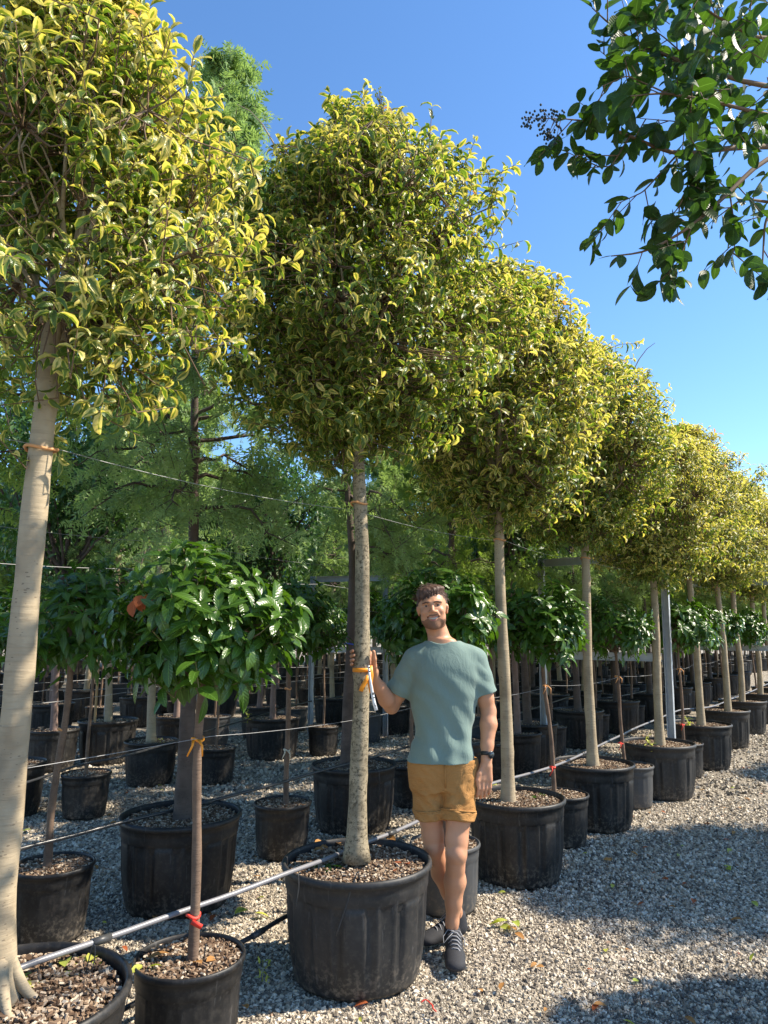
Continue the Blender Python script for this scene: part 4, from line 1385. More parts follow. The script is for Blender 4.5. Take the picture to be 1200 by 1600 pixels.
mb = MB()
a = np.linspace(0, 2 * PI, 25)
lathe(mb, [(.0485, -.010), (.0495, -.010), (.0495, .010), (.0485, .010)], 24, c=(0, 0, -.004))
mb.build('band', M['orange'], rb)
mb = MB(); strip(mb, [rl(578, 1040, -.055), rl(580, 1055, -.06), rl(578, 1068, -.058), rl(581, 1082, -.055)], .024); mb.build('tail', M['orange'], rb)
mb = MB(); strip(mb, [rl(576, 1056, -.062), rl(572, 1064, -.064), rl(566, 1074, -.062), rl(564, 1080, -.06)], .022, (.3, -1, 0)); mb.build('tail', M['orange'], rb)
mb = MB()
ball(mb, rl(578, 1046, -.055), (.011, .009, .011), 10, 6); mb.build('knot', M['orange'], rb)
tg = thing('label_tag', 'long white plastic label hanging from the orange ribbon', 'tag', (px(585, 1075, Y=3.6).x, 3.60, px(585, 1075, Y=3.6).z))


def tl(x, y, dy=0):
    p = px(x, y, Y=3.6 + dy); return (p.x - tg.location.x, p.y - tg.location.y, p.z - tg.location.z)


mb = MB(); strip(mb, [tl(576, 1040, .0), tl(578, 1060, 0), tl(582, 1085, 0), tl(585, 1100), tl(588, 1110)], [.010, .012, .016, .017, .017]); mb.build('strip', M['tagwhite'], tg)
mb = MB()
for (x, y, ww, hh) in ((577, 1043, .007, .008), (577.6, 1049, .009, .006), (583, 1084, .007, .012), (584.5, 1090, .009, .004), (585.8, 1101, .002, .012), (587.2, 1103, .002, .010)):
    c = tl(x, y, -.003); box(mb, (c[0] - ww / 2, c[1] - .0006, c[2] - hh / 2), (c[0] + ww / 2, c[1], c[2] + hh / 2))
mb.build('print', M['ink'], tg, False)

# ------------------------------------------------------------------ the man: signed-distance body turned into one skin
class Vol:
    def __init__(s, lo, hi, h):
        s.h = h; s.lo = np.array(lo, float)
        s.n = np.ceil((np.array(hi) - s.lo) / h).astype(int) + 1
        s.D = np.full(s.n, 1.0, 'f')

    def box(s, lo, hi):
        i0 = np.clip(np.floor((np.array(lo) - s.lo) / s.h).astype(int), 0, s.n)
        i1 = np.clip(np.ceil((np.array(hi) - s.lo) / s.h).astype(int) + 1, 0, s.n)
        sl = tuple(slice(a, b) for a, b in zip(i0, i1))
        ax = [s.lo[i] + s.h * np.arange(i0[i], i1[i]) for i in range(3)]
        X = np.stack(np.meshgrid(*ax, indexing='ij'), -1)
        return sl, X

    def put(s, fn, lo, hi, k=.02, op='add'):
        m = k + 3 * s.h
        sl, X = s.box(np.array(lo) - m, np.array(hi) + m)
        if 0 in X.shape: return
        d = fn(X); A = s.D[sl]
        if op == 'add':
            h = np.clip(.5 + .5 * (A - d) / k, 0, 1); s.D[sl] = A * (1 - h) + d * h - k * h * (1 - h)
        elif op == 'sub':
            d = -d; h = np.clip(.5 - .5 * (A - d) / k, 0, 1); s.D[sl] = A * (1 - h) + d * h + k * h * (1 - h)

    def cap(s, a, b, r0, r1, k=.02, op='add'):
        a = np.array(a, float); b = np.array(b, float); ab = b - a; L2 = ab @ ab
        m = max(r0, r1)

        def fn(X):
            q = X - a; t = np.clip(q @ ab / max(L2, 1e-9), 0, 1)
            return np.linalg.norm(q - t[..., None] * ab, axis=-1) - (r0 + (r1 - r0) * t)
        s.put(fn, np.minimum(a, b) - m, np.maximum(a, b) + m, k, op)

    def ell(s, c, r, k=.02, op='add', Rm=None):
        c = np.array(c, float); r = np.array(r, float); m = r.max()

        def fn(X):
            q = X - c
            if Rm is not None: q = q @ Rm
            k0 = np.linalg.norm(q / r, axis=-1); k1 = np.linalg.norm(q / r ** 2, axis=-1)
            return k0 * (k0 - 1) / np.maximum(k1, 1e-6)
        s.put(fn, c - m, c + m, k, op)

    def mesh(s):
        D = s.D; ins = D < 0
        def sh(A, o): return A[o[0]:A.shape[0] - 1 + o[0], o[1]:A.shape[1] - 1 + o[1], o[2]:A.shape[2] - 1 + o[2]]
        cs = [(i, j, k) for i in (0, 1) for j in (0, 1) for k in (0, 1)]
        cnt = sum(sh(ins, c).astype('u1') for c in cs)
        act = (cnt > 0) & (cnt < 8)
        I = np.argwhere(act)
        vals = {c: D[I[:, 0] + c[0], I[:, 1] + c[1], I[:, 2] + c[2]] for c in cs}
        acc = np.zeros((len(I), 3)); num = np.zeros(len(I))
        for c in cs:
            for ax in range(3):
                if c[ax] == 0:
                    c2 = list(c); c2[ax] = 1; c2 = tuple(c2)
                    a, b = vals[c], vals[c2]
                    m = (a < 0) != (b < 0)
                    t = np.where(m, a / np.where(m, a - b, 1), 0)
                    p = np.array(c, float)[None].repeat(len(I), 0); p[:, ax] = t
                    acc[m] += p[m]; num[m] += 1
        V = s.lo + s.h * (I + acc / num[:, None])
        idx = np.full(act.shape, -1, 'i'); idx[tuple(I.T)] = np.arange(len(I))
        Q = []
        for ax in range(3):
            b, c = (ax + 1) % 3, (ax + 2) % 3
            sl0 = [slice(1, -1)] * 3; sl1 = [slice(1, -1)] * 3
            sl0[ax] = slice(0, -1); sl1[ax] = slice(1, None)
            A0, A1 = ins[tuple(sl0)], ins[tuple(sl1)]
            E = np.argwhere(A0 != A1)
            flip = A0[tuple(E.T)]
            E = E.copy(); E[:, b] += 1; E[:, c] += 1
            def at_(db, dc):
                J = E.copy(); J[:, b] -= db; J[:, c] -= dc
                return idx[tuple(J.T)]
            q = np.stack([at_(1, 1), at_(0, 1), at_(0, 0), at_(1, 0)], 1)
            q = np.where(flip[:, None], q, q[:, ::-1])
            Q.append(q)
        Q = np.concatenate(Q)
        Q = Q[(Q >= 0).all(1)]
        return V, Q


def sdf_obj(vol, name, mat, parent, relax=2):
    V, Q = vol.mesh()
    e = np.concatenate([Q[:, [0, 1]], Q[:, [1, 2]], Q[:, [2, 3]], Q[:, [3, 0]]])
    for _ in range(relax):
        acc = np.zeros_like(V); cn = np.zeros(len(V))
        for a, b in ((0, 1), (1, 0)):
            for ax in range(3): acc[:, ax] += np.bincount(e[:, a], V[e[:, b], ax], len(V))
            cn += np.bincount(e[:, a], minlength=len(V))
        V = V * .5 + .5 * acc / np.maximum(cn, 1)[:, None]
    V = V - np.array(parent.matrix_basis.translation)
    mb = MB(); mb.add(V, Q)
    return mb.build(name, mat, parent)


# materials of the man
t = NT('skin')
ob = t.co('Object')
n = t.noise(6, ob, 4)
col = t.mix(n, (.50, .24, .13), (.60, .315, .185))
n2 = t.noise(70, ob, 3)
col = t.mix(t.math('MULTIPLY', n2, .25), col, (.42, .18, .11))
M['skin'] = t.done(t.princ(col, .48, .4, bump=t.bump(t.noise(220, ob, 2), .12, .001), Subsurface_Weight=.12, Subsurface_Scale=.02, Subsurface_Radius=(1, .35, .2)))
t = NT('shirt_cloth')
ob = t.co('Object')
fine = t.noise(420, ob, 2); mid_ = t.noise(26, t.co('Object', (1, 1, 3)), 4)
col = t.mix(fine, (.135, .195, .172), (.215, .295, .262))
col = t.mix(t.math('MULTIPLY', mid_, .35), col, (.16, .23, .207))
fold = t.noise(6, t.co('Object', (1.6, 1, .6)), 4, .6, 1.6)
fold = t.math('ABSOLUTE', t.math('SUBTRACT', fold, .5))
fold = t.math('POWER', fold, .6)
bp = t.bump(fold, .16, .03); bp = t.bump(fine, .15, .001, bp)
M['shirt'] = t.done(t.princ(col, .9, .15, bump=bp, Sheen_Weight=.15))
t = NT('shorts_cloth')
ob = t.co('Object')
fine = t.noise(300, ob, 2)
col = t.mix(t.noise(9, ob, 4), (.34, .165, .05), (.45, .23, .08))
fold = t.noise(9, t.co('Object', (1, 1, 1.5)), 4, .6, 1.8)
fold = t.math('POWER', t.math('ABSOLUTE', t.math('SUBTRACT', fold, .5)), .6)
bp = t.bump(fold, .38, .022); bp = t.bump(fine, .2, .001, bp)
M['shorts'] = t.done(t.princ(col, .85, .2, bump=bp))
t = NT('hair'); n = t.noise(90, t.co('Object', (1, 1, .4)), 3)
M['hair'] = t.done(t.princ(t.mix(n, (.035, .018, .012), (.11, .055, .035)), .55, .4, bump=t.bump(n, .6, .004)))
M['beard'] = m_flat('beard_hair', (.23, .125, .08), .85, .15, nz=260)
M['eye'] = m_flat('eye_white', (.34, .30, .28), .3, .5)
M['iris'] = m_flat('iris', (.03, .025, .02), .15, .8)
M['lip'] = m_flat('lip', (.42, .16, .13), .45)
M['teeth'] = m_flat('teeth', (.50, .45, .38), .3)
M['mesh_shoe'] = m_flat('shoe_fabric', (.026, .027, .032), .8, nz=180)
M['shoe_rubber'] = m_flat('shoe_rubber', (.022, .022, .025), .45)
M['sole'] = m_flat('pale_sole', (.42, .36, .26), .7, nz=30)
M['lace'] = m_flat('shoe_lace', (.30, .30, .31), .8)
M['watch'] = m_flat('watch_rubber', (.012, .012, .013), .35, .5)
M['glass'] = m_flat('watch_glass', (.02, .03, .035), .08, .8)

MO = np.array([.31, 3.86, 0.0])
man = thing('person', 'smiling bearded man in a green t-shirt and tan shorts, legs crossed, holding the trunk', 'person', tuple(MO))

hx, hy, hz_ = .262, 3.865, 1.70      # head centre
# head frame: slight tilt and turn
Hm = np.array(Matrix.Rotation(R(-5), 3, 'Y') @ Matrix.Rotation(R(-4), 3, 'Z') @ Matrix.Rotation(R(-4), 3, 'X'))
HC = np.array([hx, hy, hz_])


def hp(x, y, z):
    return HC + Hm @ np.array([x, y, z])


def add_head(v, grow=0.0):
    g = grow
    E = lambda c, r, k=.02, op='add': v.ell(hp(*c), [q + g for q in r] if op == 'add' else r, k, op, Hm)
    E((0, .022, .030), (.074, .092, .082), .02)            # cranium
    E((0, -.012, .010), (.066, .075, .085), .03)           # face block
    E((0, -.030, -.058), (.050, .052, .052), .035)         # jaw
    E((0, -.062, -.092), (.023, .020, .020), .022)         # chin
    E((-.043, -.028, -.052), (.021, .034, .030), .02)
    E((.043, -.028, -.052), (.021, .034, .030), .02)
    for s_ in (-1, 1):
        E((s_ * .040, -.060, -.018), (.020, .018, .017), .018)    # cheek (smiling)
        v.cap(hp(s_ * .012, -.083, .028), hp(s_ * .046, -.070, .030), .009 + g, .008 + g, .012)   # brow
        E((s_ * .076, .012, -.002), (.007, .018, .030), .006)     # ear
        E((s_ * .081, .006, .006), (.006, .018, .016), .006)
        v.ell(hp(s_ * .078, .002, .004), (.004, .007, .012), .004, 'sub', Hm)
        if not g: v.ell(hp(s_ * .031, -.088, .013), (.015, .014, .010), .010, 'sub', Hm)         # socket
        v.cap(hp(s_ * .020, -.088, -.020), hp(s_ * .030, -.080, -.042), .004 + g, .005 + g, .008)   # nasolabial
    v.cap(hp(0, -.082, .022), hp(0, -.106, -.018), .0075 + g, .011 + g, .010)   # nose
    for s_ in (-1, 1): v.ell(hp(s_ * .011, -.094, -.022), (.008 + g, .009 + g, .007 + g), .006, 'add', Hm)
    # neck
    v.cap(hp(0, .025, -.06), (.315, 3.90, 1.50), .054 + g, .060 + g, .03)


# torso profile: z, half width, half depth, centre x, centre y
PZ = np.array([.76, .84, .90, .96, 1.05, 1.15, 1.25, 1.33, 1.40, 1.45, 1.49, 1.53, 1.56])
PA = np.array([.150, .158, .158, .148, .140, .149, .172, .180, .182, .165, .125, .075, .060])
PB = np.array([.088, .102, .112, .105, .098, .100, .108, .112, .108, .092, .075, .062, .058])
PX = np.array([.306, .304, .302, .305, .308, .314, .320, .324, .326, .326, .324, .318, .312])

_z = np.linspace(.70, 1.62, 185)
_k = np.exp(-.5 * (np.arange(-8, 9) / 3.6) ** 2); _k /= _k.sum()
_s = lambda q: np.convolve(np.pad(np.interp(_z, PZ, q), 8, 'edge'), _k, 'valid')
PA, PB, PX = _s(PA), _s(PB), _s(PX)
PZ = _z


def torso(v, g, zlo, zhi, k=.03, disp=None, flare=0.0):
    def fn(X):
        z = X[..., 2]
        gg = g + flare * ts(1.06, .92, z)
        a = np.interp(z, PZ, PA) * .96 + gg; b = np.interp(z, PZ, PB) + gg; cx = np.interp(z, PZ, PX)
        cy = 3.885 + 0 * z
        x_ = X[..., 0] - cx; y_ = X[..., 1] - cy
        rr = ((np.abs(x_) / a) ** 2.3 + (np.abs(y_) / b) ** 2.3) ** (1 / 2.3)
        d = (rr - 1) * np.minimum(a, b) * .9
        if disp is not None: d = d + disp(X)
        return np.maximum(np.maximum(d, zlo - z), z - zhi)
    v.put(fn, (.02, 3.68, zlo), (.62, 4.1, zhi), k)


SHR = np.array([.165, 3.885, 1.432]); ELR = np.array([.040, 3.945, 1.185]); WRR = np.array([-.050, 3.790, 1.335])
SHL = np.array([.488, 3.885, 1.432]); ELL = np.array([.556, 3.90, 1.165]); WRL = np.array([.530, 3.835, .925])
HIR = np.array([.222, 3.885, .90]); KNR = np.array([.258, 3.900, .480]); ANR = np.array([.392, 4.03, .095])
HIL = np.array([.398, 3.875, .90]); KNL = np.array([.362, 3.800, .480]); ANL = np.array([.338, 3.850, .095])


def limb(v, a, b, prof, k=.02, g=0.0):
    """prof: list of (t, radius, ox, oy)"""
    a = np.array(a); b = np.array(b)
    P = [(a + (b - a) * p[0] + np.array([p[2], p[3], 0]), p[1] + g) for p in prof]
    for (p, r), (q, s_) in zip(P[:-1], P[1:]):
        v.cap(p, q, r, s_, k)


def arms(v, g=0.0, hands=True):
    limb(v, SHR, ELR, [(0, .054, 0, 0), (.35, .049, -.004, 0), (.75, .043, 0, 0), (1, .040, 0, 0)], .02, g)
    limb(v, ELR, WRR, [(0, .040, 0, 0), (.28, .045, 0, -.004), (.7, .034, 0, 0), (1, .027, 0, 0)], .015, g)
    limb(v, SHL, ELL, [(0, .054, 0, 0), (.35, .049, .004, 0), (.75, .043, 0, 0), (1, .039, 0, 0)], .02, g)
    limb(v, ELL, WRL, [(0, .039, 0, 0), (.28, .044, .003, 0), (.7, .033, 0, 0), (1, .027, 0, 0)], .015, g)
    if not hands: return
    # his right hand closed round the trunk: palm behind right, fingers wrap from behind to the left front
    tcx = px(566, 1025, Y=3.67).x; T_ = np.array([tcx, 3.67])
    pal = np.array([tcx + .050, 3.735, 1.410])
    v.cap(WRR, pal + (.004, .012, -.03), .026, .027, .012)
    v.cap(pal + (.004, .010, -.03), pal + (-.006, .012, .045), .024, .022, .012)
    v.cap(pal + (-.004, .008, -.03), pal + (-.032, .022, .040), .019, .018, .012)
    for i, zf in enumerate([1.482, 1.460, 1.438, 1.418]):
        rT = .0475 + .011
        angs = [R(62), R(108), R(160), R(228 - 8 * abs(i - 1.2))]     # round the trunk, seen from above, 0 = +x
        pts = [np.array([T_[0] + rT * math.cos(q), T_[1] + rT * math.sin(q), zf + .004 * math.sin(q * 2)]) for q in angs]
        rr = [.0108, .0102, .0096, .0082] if i < 3 else [.0098, .009, .0082, .0072]
        v.cap(pal + (-.010, .016, (zf - 1.44) * .9 + .01), pts[0], .014, rr[0], .008)
        for q in range(3): v.cap(pts[q], pts[q + 1], rr[q], rr[q + 1], .003)
    th = [pal + (.006, -.012, -.028), np.array([tcx + .060, 3.685, 1.408]), np.array([tcx + .061, 3.655, 1.445]), np.array([tcx + .058, 3.640, 1.480])]
    for q, (r0, r1) in enumerate([(.019, .014), (.014, .0115), (.0115, .0095)]): v.cap(th[q], th[q + 1], r0, r1, .008)
    # his left hand hanging relaxed, back of the hand to the camera
    w0 = WRL
    kn = w0 + (-.012, -.012, -.095)
    v.cap(w0, w0 + (-.004, -.003, -.025), .026, .027, .012)
    for i, dx in enumerate((-.028, -.009, .010, .028)):
        top = w0 + (-.004 + dx * .55, -.006, -.03); k1 = kn + (dx, -.004 - .004 * math.cos(i * 1.2), .004 * (1 - abs(i - 1.3)))
        v.cap(top, k1, .0165, .0125, .012)
        Lf = [.040, .045, .042, .034][i]
        d1 = np.array([-.10 + dx * 1.5, -.12, -1.0]); d2 = np.array([-.16 + dx, .18 + .12 * (i == 3), -1.0]); d3 = np.array([-.18, .55, -.85])
        p1 = k1 + nrm(d1) * Lf; p2 = p1 + nrm(d2) * Lf * .68; p3 = p2 + nrm(d3) * Lf * .5
        rr = [.0105, .0096, .0088, .0074] if i < 3 else [.0092, .0085, .0078, .0066]
        v.cap(k1, p1, rr[0], rr[1], .004); v.cap(p1, p2, rr[1], rr[2], .003); v.cap(p2, p3, rr[2], rr[3], .003)
    t0 = w0 + (-.018, -.008, -.032)
    tp_ = [t0, t0 + (-.024, -.014, -.030), t0 + (-.034, -.020, -.062), t0 + (-.034, -.018, -.088)]
    for q, (r0, r1) in enumerate([(.017, .0135), (.0135, .0115), (.0115, .0085)]): v.cap(tp_[q], tp_[q + 1], r0, r1, .006)


def legs(v, g=0.0):
    limb(v, HIR, KNR, [(0, .080, 0, 0), (.5, .070, -.004, 0), (.85, .054, 0, -.003), (1, .051, 0, -.006)], .02, g)
    limb(v, HIL, KNL, [(0, .080, 0, 0), (.5, .070, .004, 0), (.85, .054, 0, -.003), (1, .052, 0, -.006)], .02, g)
    for (a, b, sx, cz) in ((KNR, ANR, -1, 0), (KNL, ANL, 1, 0)):
        limb(v, a, b, [(0, .050, 0, -.004), (.15, .045, 0, 0), (.36, .054, sx * .004, .016), (.62, .041, sx * .002, .010), (.86, .031, 0, .0), (1, .031, 0, 0)], .018, g)
        v.ell(a + (0, -.040, .006), (.026 + g, .020 + g, .030 + g), .02)
    for a in (ANR, ANL):
        v.ell(a + (-.026, 0, .004), (.012, .012, .014), .014); v.ell(a + (.026, 0, .004), (.012, .012, .014), .014)


def body_all(v, g=0.0, feet=True):
    torso(v, -.004 + g, .82, 1.54)
    v.cap((.20, 3.885, 1.455), (.45, 3.885, 1.455), .045 + g, .045 + g, .03)
    arms(v, g); legs(v, g)
    add_head(v, g)


bv = Vol((-.22, 3.55, 0.0), (.66, 4.14, 1.84), .0036)
body_all(bv)
if True:  # feet under the shoes
    bv.cap(ANL + (0, .01, -.01), ANL + (0, .01, -.05), .031, .030, .01)
    bv.cap(ANR + (.0, .01, -.01), ANR + (0, .01, -.05), .031, .030, .01)
    # parted lips of the smile
    for q in np.linspace(-1, 1, 7):
        bv.ell(hp(q * .027, -.083 + .012 * q * q, -.057 + .010 * q * q), (.006, .014, .0050), .003, 'sub', Hm)
body = sdf_obj(bv, 'body', M['skin'], man, 1)

# shirt
def shirt_disp(X):
    x, z = X[..., 0] - .32, X[..., 2]
    lo = ts(1.38, 1.0, z)
    d = .0035 * np.sin(x * 62 + 9 * np.sin(z * 5)) * lo + .004 * np.sin(x * 33 - z * 17) * lo
    d += .0035 * np.sin(z * 60 + x * 30) * ts(.16, .02, np.abs(z - .97)) * .6
    d += .003 * np.sin((x + z) * 45) * ts(.10, .02, np.abs(x) * 0 + np.abs(z - 1.30))
    return d


sv = Vol((.0, 3.66, .88), (.66, 4.10, 1.58), .0036)
torso(sv, .017, .915, 1.53, .02, shirt_disp, .011)
def hemwave(z): return z
sv.cap((.205, 3.885, 1.452), (.445, 3.885, 1.452), .062, .062, .03)
sleeves = []
for (s0, e0, sg) in ((SHR, ELR, -1), (SHL, ELL, 1)):
    d_ = (e0 - s0); L = np.linalg.norm(d_); u_ = d_ / L
    end = s0 + u_ * (.70 if sg < 0 else .66) * L
    a_ = s0 + np.array([-sg * .01, 0, .0])

    def fn(X, a=a_, b=end, u=u_, sg=sg):
        ab = b - a; q = X - a; t = q @ ab / (ab @ ab); tc_ = np.clip(t, 0, 1.2)
        d = np.linalg.norm(q - tc_[..., None] * ab, axis=-1) - (.066 + .006 * tc_)
        d = d + .003 * np.sin(X[..., 2] * 75 + X[..., 0] * 40)
        return np.maximum(d, (X - b) @ u)
    sv.put(fn, np.minimum(a_, end) - .08, np.maximum(a_, end) + .08, .022)
# never thinner than the body under it
def truncated(v, g):
    torso(v, -.004 + g, .915, 1.53)
    v.cap((.20, 3.885, 1.455), (.45, 3.885, 1.455), .045 + g, .045 + g, .03)
    limb(v, SHR, ELR, [(0, .054, 0, 0), (.35, .049, -.004, 0), (.75, .043, 0, 0), (1, .040, 0, 0)], .02, g)
    limb(v, SHL, ELL, [(0, .054, 0, 0), (.35, .049, .004, 0), (.75, .043, 0, 0), (1, .039, 0, 0)], .02, g)


def twin(v):
    i_ = Vol(v.lo, v.lo + (v.n - 1) * v.h, v.h); i_.n = v.n; i_.D = np.full(v.n, 1.0, 'f')
    return i_


tv = twin(sv); truncated(tv, .012)
_, X = sv.box(sv.lo, sv.lo + (sv.n - 1) * sv.h)
for (s0, e0, sg) in ((SHR, ELR, -1), (SHL, ELL, 1)):
    d_ = (e0 - s0); L = np.linalg.norm(d_); u_ = d_ / L; end = s0 + u_ * (.70 if sg < 0 else .66) * L
    side = (X[..., 0] - (.155 if sg < 0 else .495)) * sg > 0
    tv.D = np.where(side, np.maximum(tv.D, ((X - end) @ u_).astype('f')), tv.D)
sv.D = np.minimum(sv.D, tv.D)
# hollow it and open the neck
inner = twin(sv)
body_all(inner, .0015)
sv.D = np.maximum(sv.D, -inner.D)
sv.ell((.305, 3.835, 1.575), (.078, .085, .060), .006, 'sub')
# keep the outline from closing over the arms' armpit gap
shirt = sdf_obj(sv, 't_shirt', M['shirt'], man, 1)
mb = MB()
a = np.linspace(0, 2 * PI, 40)
nk = []
for q in a:
    cx_, cy_ = .307, 3.868
    nk.append((cx_ + .074 * math.cos(q), cy_ + .072 * math.sin(q) - .004, 1.512 + .020 * math.sin(q) + .012 * abs(math.cos(q)) + .0))
tube(mb, nk, .0055, 8, cap=False); mb.build('collar', M['shirt'], shirt)

# shorts
hv = Vol((.08, 3.70, .60), (.55, 4.08, .97), .0036)
torso(hv, .006, .775, .928, .02)
for (h0, k0, sx) in ((HIR, KNR, -1), (HIL, KNL, 1)):
    top = h0 + (0, 0, .0); bot = h0 + (k0 - h0) * .64
    def fn(X, a=top, b=bot, sx=sx):
        ab = b - a; q = X - a; t = q @ ab / (ab @ ab); tc_ = np.clip(t, -.2, 1.3)
        p = q - tc_[..., None] * ab
        d = np.sqrt((p[..., 0] / 1.0) ** 2 + (p[..., 1] / 1.12) ** 2 + p[..., 2] ** 2) - (.087 - .008 * np.clip(t, 0, 1))
        d = d + .0030 * np.sin(X[..., 2] * 48 + X[..., 0] * 60 * sx) + .003 * np.sin((X[..., 2] - X[..., 0] * sx) * 90)
        cuff = ts(.80, .84, t) * (1 - ts(.985, 1.0, t)); d = d - .011 * cuff
        return np.maximum(d, X[..., 2] - .90) * 1.0 if False else np.maximum(np.maximum(d, (X - b) @ (ab / np.linalg.norm(ab))), X[..., 2] - .905)
    hv.put(fn, np.minimum(top, bot) - .1, np.maximum(top, bot) + .1, .04 if sx < 0 else .014)
tv = twin(hv); legs(tv, .011); torso(tv, .006, .79, .93, .05)
_, X = hv.box(hv.lo, hv.lo + (hv.n - 1) * hv.h)
for (h0, k0, sx) in ((HIR, KNR, -1), (HIL, KNL, 1)):
    u_ = nrm(k0 - h0); bot = h0 + (k0 - h0) * .64
    side = (X[..., 0] - .311) * sx > 0
    tv.D = np.where(side, np.maximum(tv.D, ((X - bot) @ u_).astype('f')), tv.D)
tv.D = np.maximum(tv.D, (X[..., 2] - .928).astype('f'))
hv.D = np.minimum(hv.D, tv.D)
inner = twin(hv)
torso(inner, -.0025, .82, 1.3); legs(inner, .0015)
hv.D = np.maximum(hv.D, -inner.D)
shorts = sdf_obj(hv, 'shorts', M['shorts'], man, 1)
mb = MB()
tube(mb, [Vector((.308, 3.765, .93)) - Vector(MO), Vector((.310, 3.760, .86)) - Vector(MO), Vector((.311, 3.775, .80)) - Vector(MO)], .003, 6)
mb.build('fly_seam', M['shorts'], shorts)
for (h0, k0, sx) in ((HIR, KNR, -1), (HIL, KNL, 1)):      # stitched top edge of the rolled hem, and a slanted pocket
    c = h0 + (k0 - h0) * .64 * .815; u_ = nrm(k0 - h0); e1 = nrm(np.cross(u_, (0, 1, 0))); e2 = np.cross(u_, e1)
    mb = MB()
    tube(mb, [c + e1 * .0905 * math.cos(q) + e2 * .0985 * math.sin(q) - MO for q in np.linspace(0, 2 * PI, 30)], .0042, 6, cap=False)
    mb.build('cuff_edge', M['shorts'], shorts)
    mb = MB()
    tube(mb, [np.array([.31 + sx * .095, 3.788, .925]) - MO, np.array([.31 + sx * .125, 3.800, .885]) - MO, np.array([.31 + sx * .152, 3.830, .845]) - MO], .003, 5)
    mb.build('pocket_seam', M['shorts'], shorts)

# beard: thin shell over the lower face
vv = Vol(HC - (.10, .14, .15), HC + (.10, .09, .02), .0028)
sh_ = Vol(vv.lo, vv.lo + (vv.n - 1) * vv.h, vv.h); sh_.n = vv.n; sh_.D = np.full(vv.n, 1.0, 'f')
add_head(sh_, .0014)
sl, X = vv.box(vv.lo, vv.lo + (vv.n - 1) * vv.h)
Q_ = (X - HC) @ Hm
x, y, z = np.abs(Q_[..., 0]), Q_[..., 1], Q_[..., 2]
line = -.052 - .50 * np.clip(x - .028, -.01, .05) + .9 * np.clip(x - .052, 0, .1)      # upper edge of the beard
line = np.where(x < .024, -.036, line)
m1_ = z - line
moustache_gap = .0 - (np.sqrt((x / .034) ** 2 + ((z + .058 - .012 * (x / .03) ** 2) / .0120) ** 2) - 1) * .012
chinpatch = np.maximum(x - .008, 0)
reg = np.maximum(m1_, moustache_gap)
reg = np.maximum(reg, y - .012)
reg = np.maximum(reg, -.118 - z + .45 * (y + .05))
sh_.D = np.maximum(sh_.D, reg.astype('f')) + (.0009 * np.sin(X[..., 0] * 900) * np.sin(X[..., 2] * 800)).astype('f')
sdf_obj(sh_, 'beard', M['beard'], man, 0)

# hair cap with tufts
hv2 = Vol(HC - (.11, .13, .06), HC + (.11, .14, .16), .003)
for c, r, k in (((0, .028, .036), (.082, .098, .088), .01), ((-.012, -.034, .090), (.060, .046, .030), .03), ((.02, .0, .105), (.055, .06, .022), .02), ((-.045, -.035, .070), (.032, .040, .030), .02)):
    hv2.ell(hp(*c), r, k, 'add', Hm)
sl, X = hv2.box(hv2.lo, hv2.lo + (hv2.n - 1) * hv2.h)
Q_ = (X - HC) @ Hm
x, y, z = Q_[..., 0], Q_[..., 1], Q_[..., 2]
hl = .052 + .10 * np.clip(x + .01, -.03, .03)           # hairline, lower at his right
low = np.where(y < -.045, hl, np.where(np.abs(x) > .058, np.where(y < -.018, .045, np.where(y < .028, .008 - .0 * y, -.055)), -.055))
low = np.where((y >= -.045) & (y < -.018) & (np.abs(x) > .05), np.minimum(low, -.012 + .0 * y), low)
cut = (low - z) * .9
wv_ = .0010 * np.sin(Q_[..., 0] * 190 + Q_[..., 1] * 240) + .0016 * np.sin(Q_[..., 0] * 120 - Q_[..., 1] * 200 + Q_[..., 2] * 60)
hv2.D = np.maximum(hv2.D + wv_.astype('f'), cut.astype('f'))
hair = sdf_obj(hv2, 'hair', M['hair'], man, 1)
mb = MB(); rgh = np.random.default_rng(3)
for i in range(420):
    a_ = rgh.uniform(0, 2 * PI); el = rgh.uniform(.15, 1.0)
    d = np.array([math.cos(a_) * math.sqrt(1 - el * el), math.sin(a_) * math.sqrt(1 - el * el), el])
    p = np.array([0, .026, .040]) + d * np.array([.082, .094, .086])
    if p[1] < -.03 and p[2] < .07: continue
    comb = np.array([-.85, -.45, .12]) if p[1] < .03 else np.array([-.1, .25, -.5])
    dr = nrm(comb + d * .35 + rgh.normal(size=3) * .14); L = rgh.uniform(.016, .034)
    P = [hp(*(p + dr * L * f + d * .008 * math.sin(f * 2.5))) - MO for f in (0, .5, 1)]
    tube(mb, P, [.0019, .0015, .0005], 4, cap=False)
for i in range(46):      # fringe over the forehead
    x0 = rgh.uniform(-.062, .040); p = np.array([x0, -.062 + .55 * abs(x0) ** 1.3, .085 + rgh.uniform(-.01, .015)])
    e = p + np.array([-.012 + rgh.normal() * .006, -.016, -.030 - rgh.uniform(0, .012) + (.018 if x0 > 0 else 0)])
    mdl = (p + e) / 2 + np.array([0, -.010, .006])
    tube(mb, [hp(*q) - MO for q in (p, mdl, e)], [.0035, .003, .0008], 4, cap=False)
mb.build('tufts', M['hair'], hair)

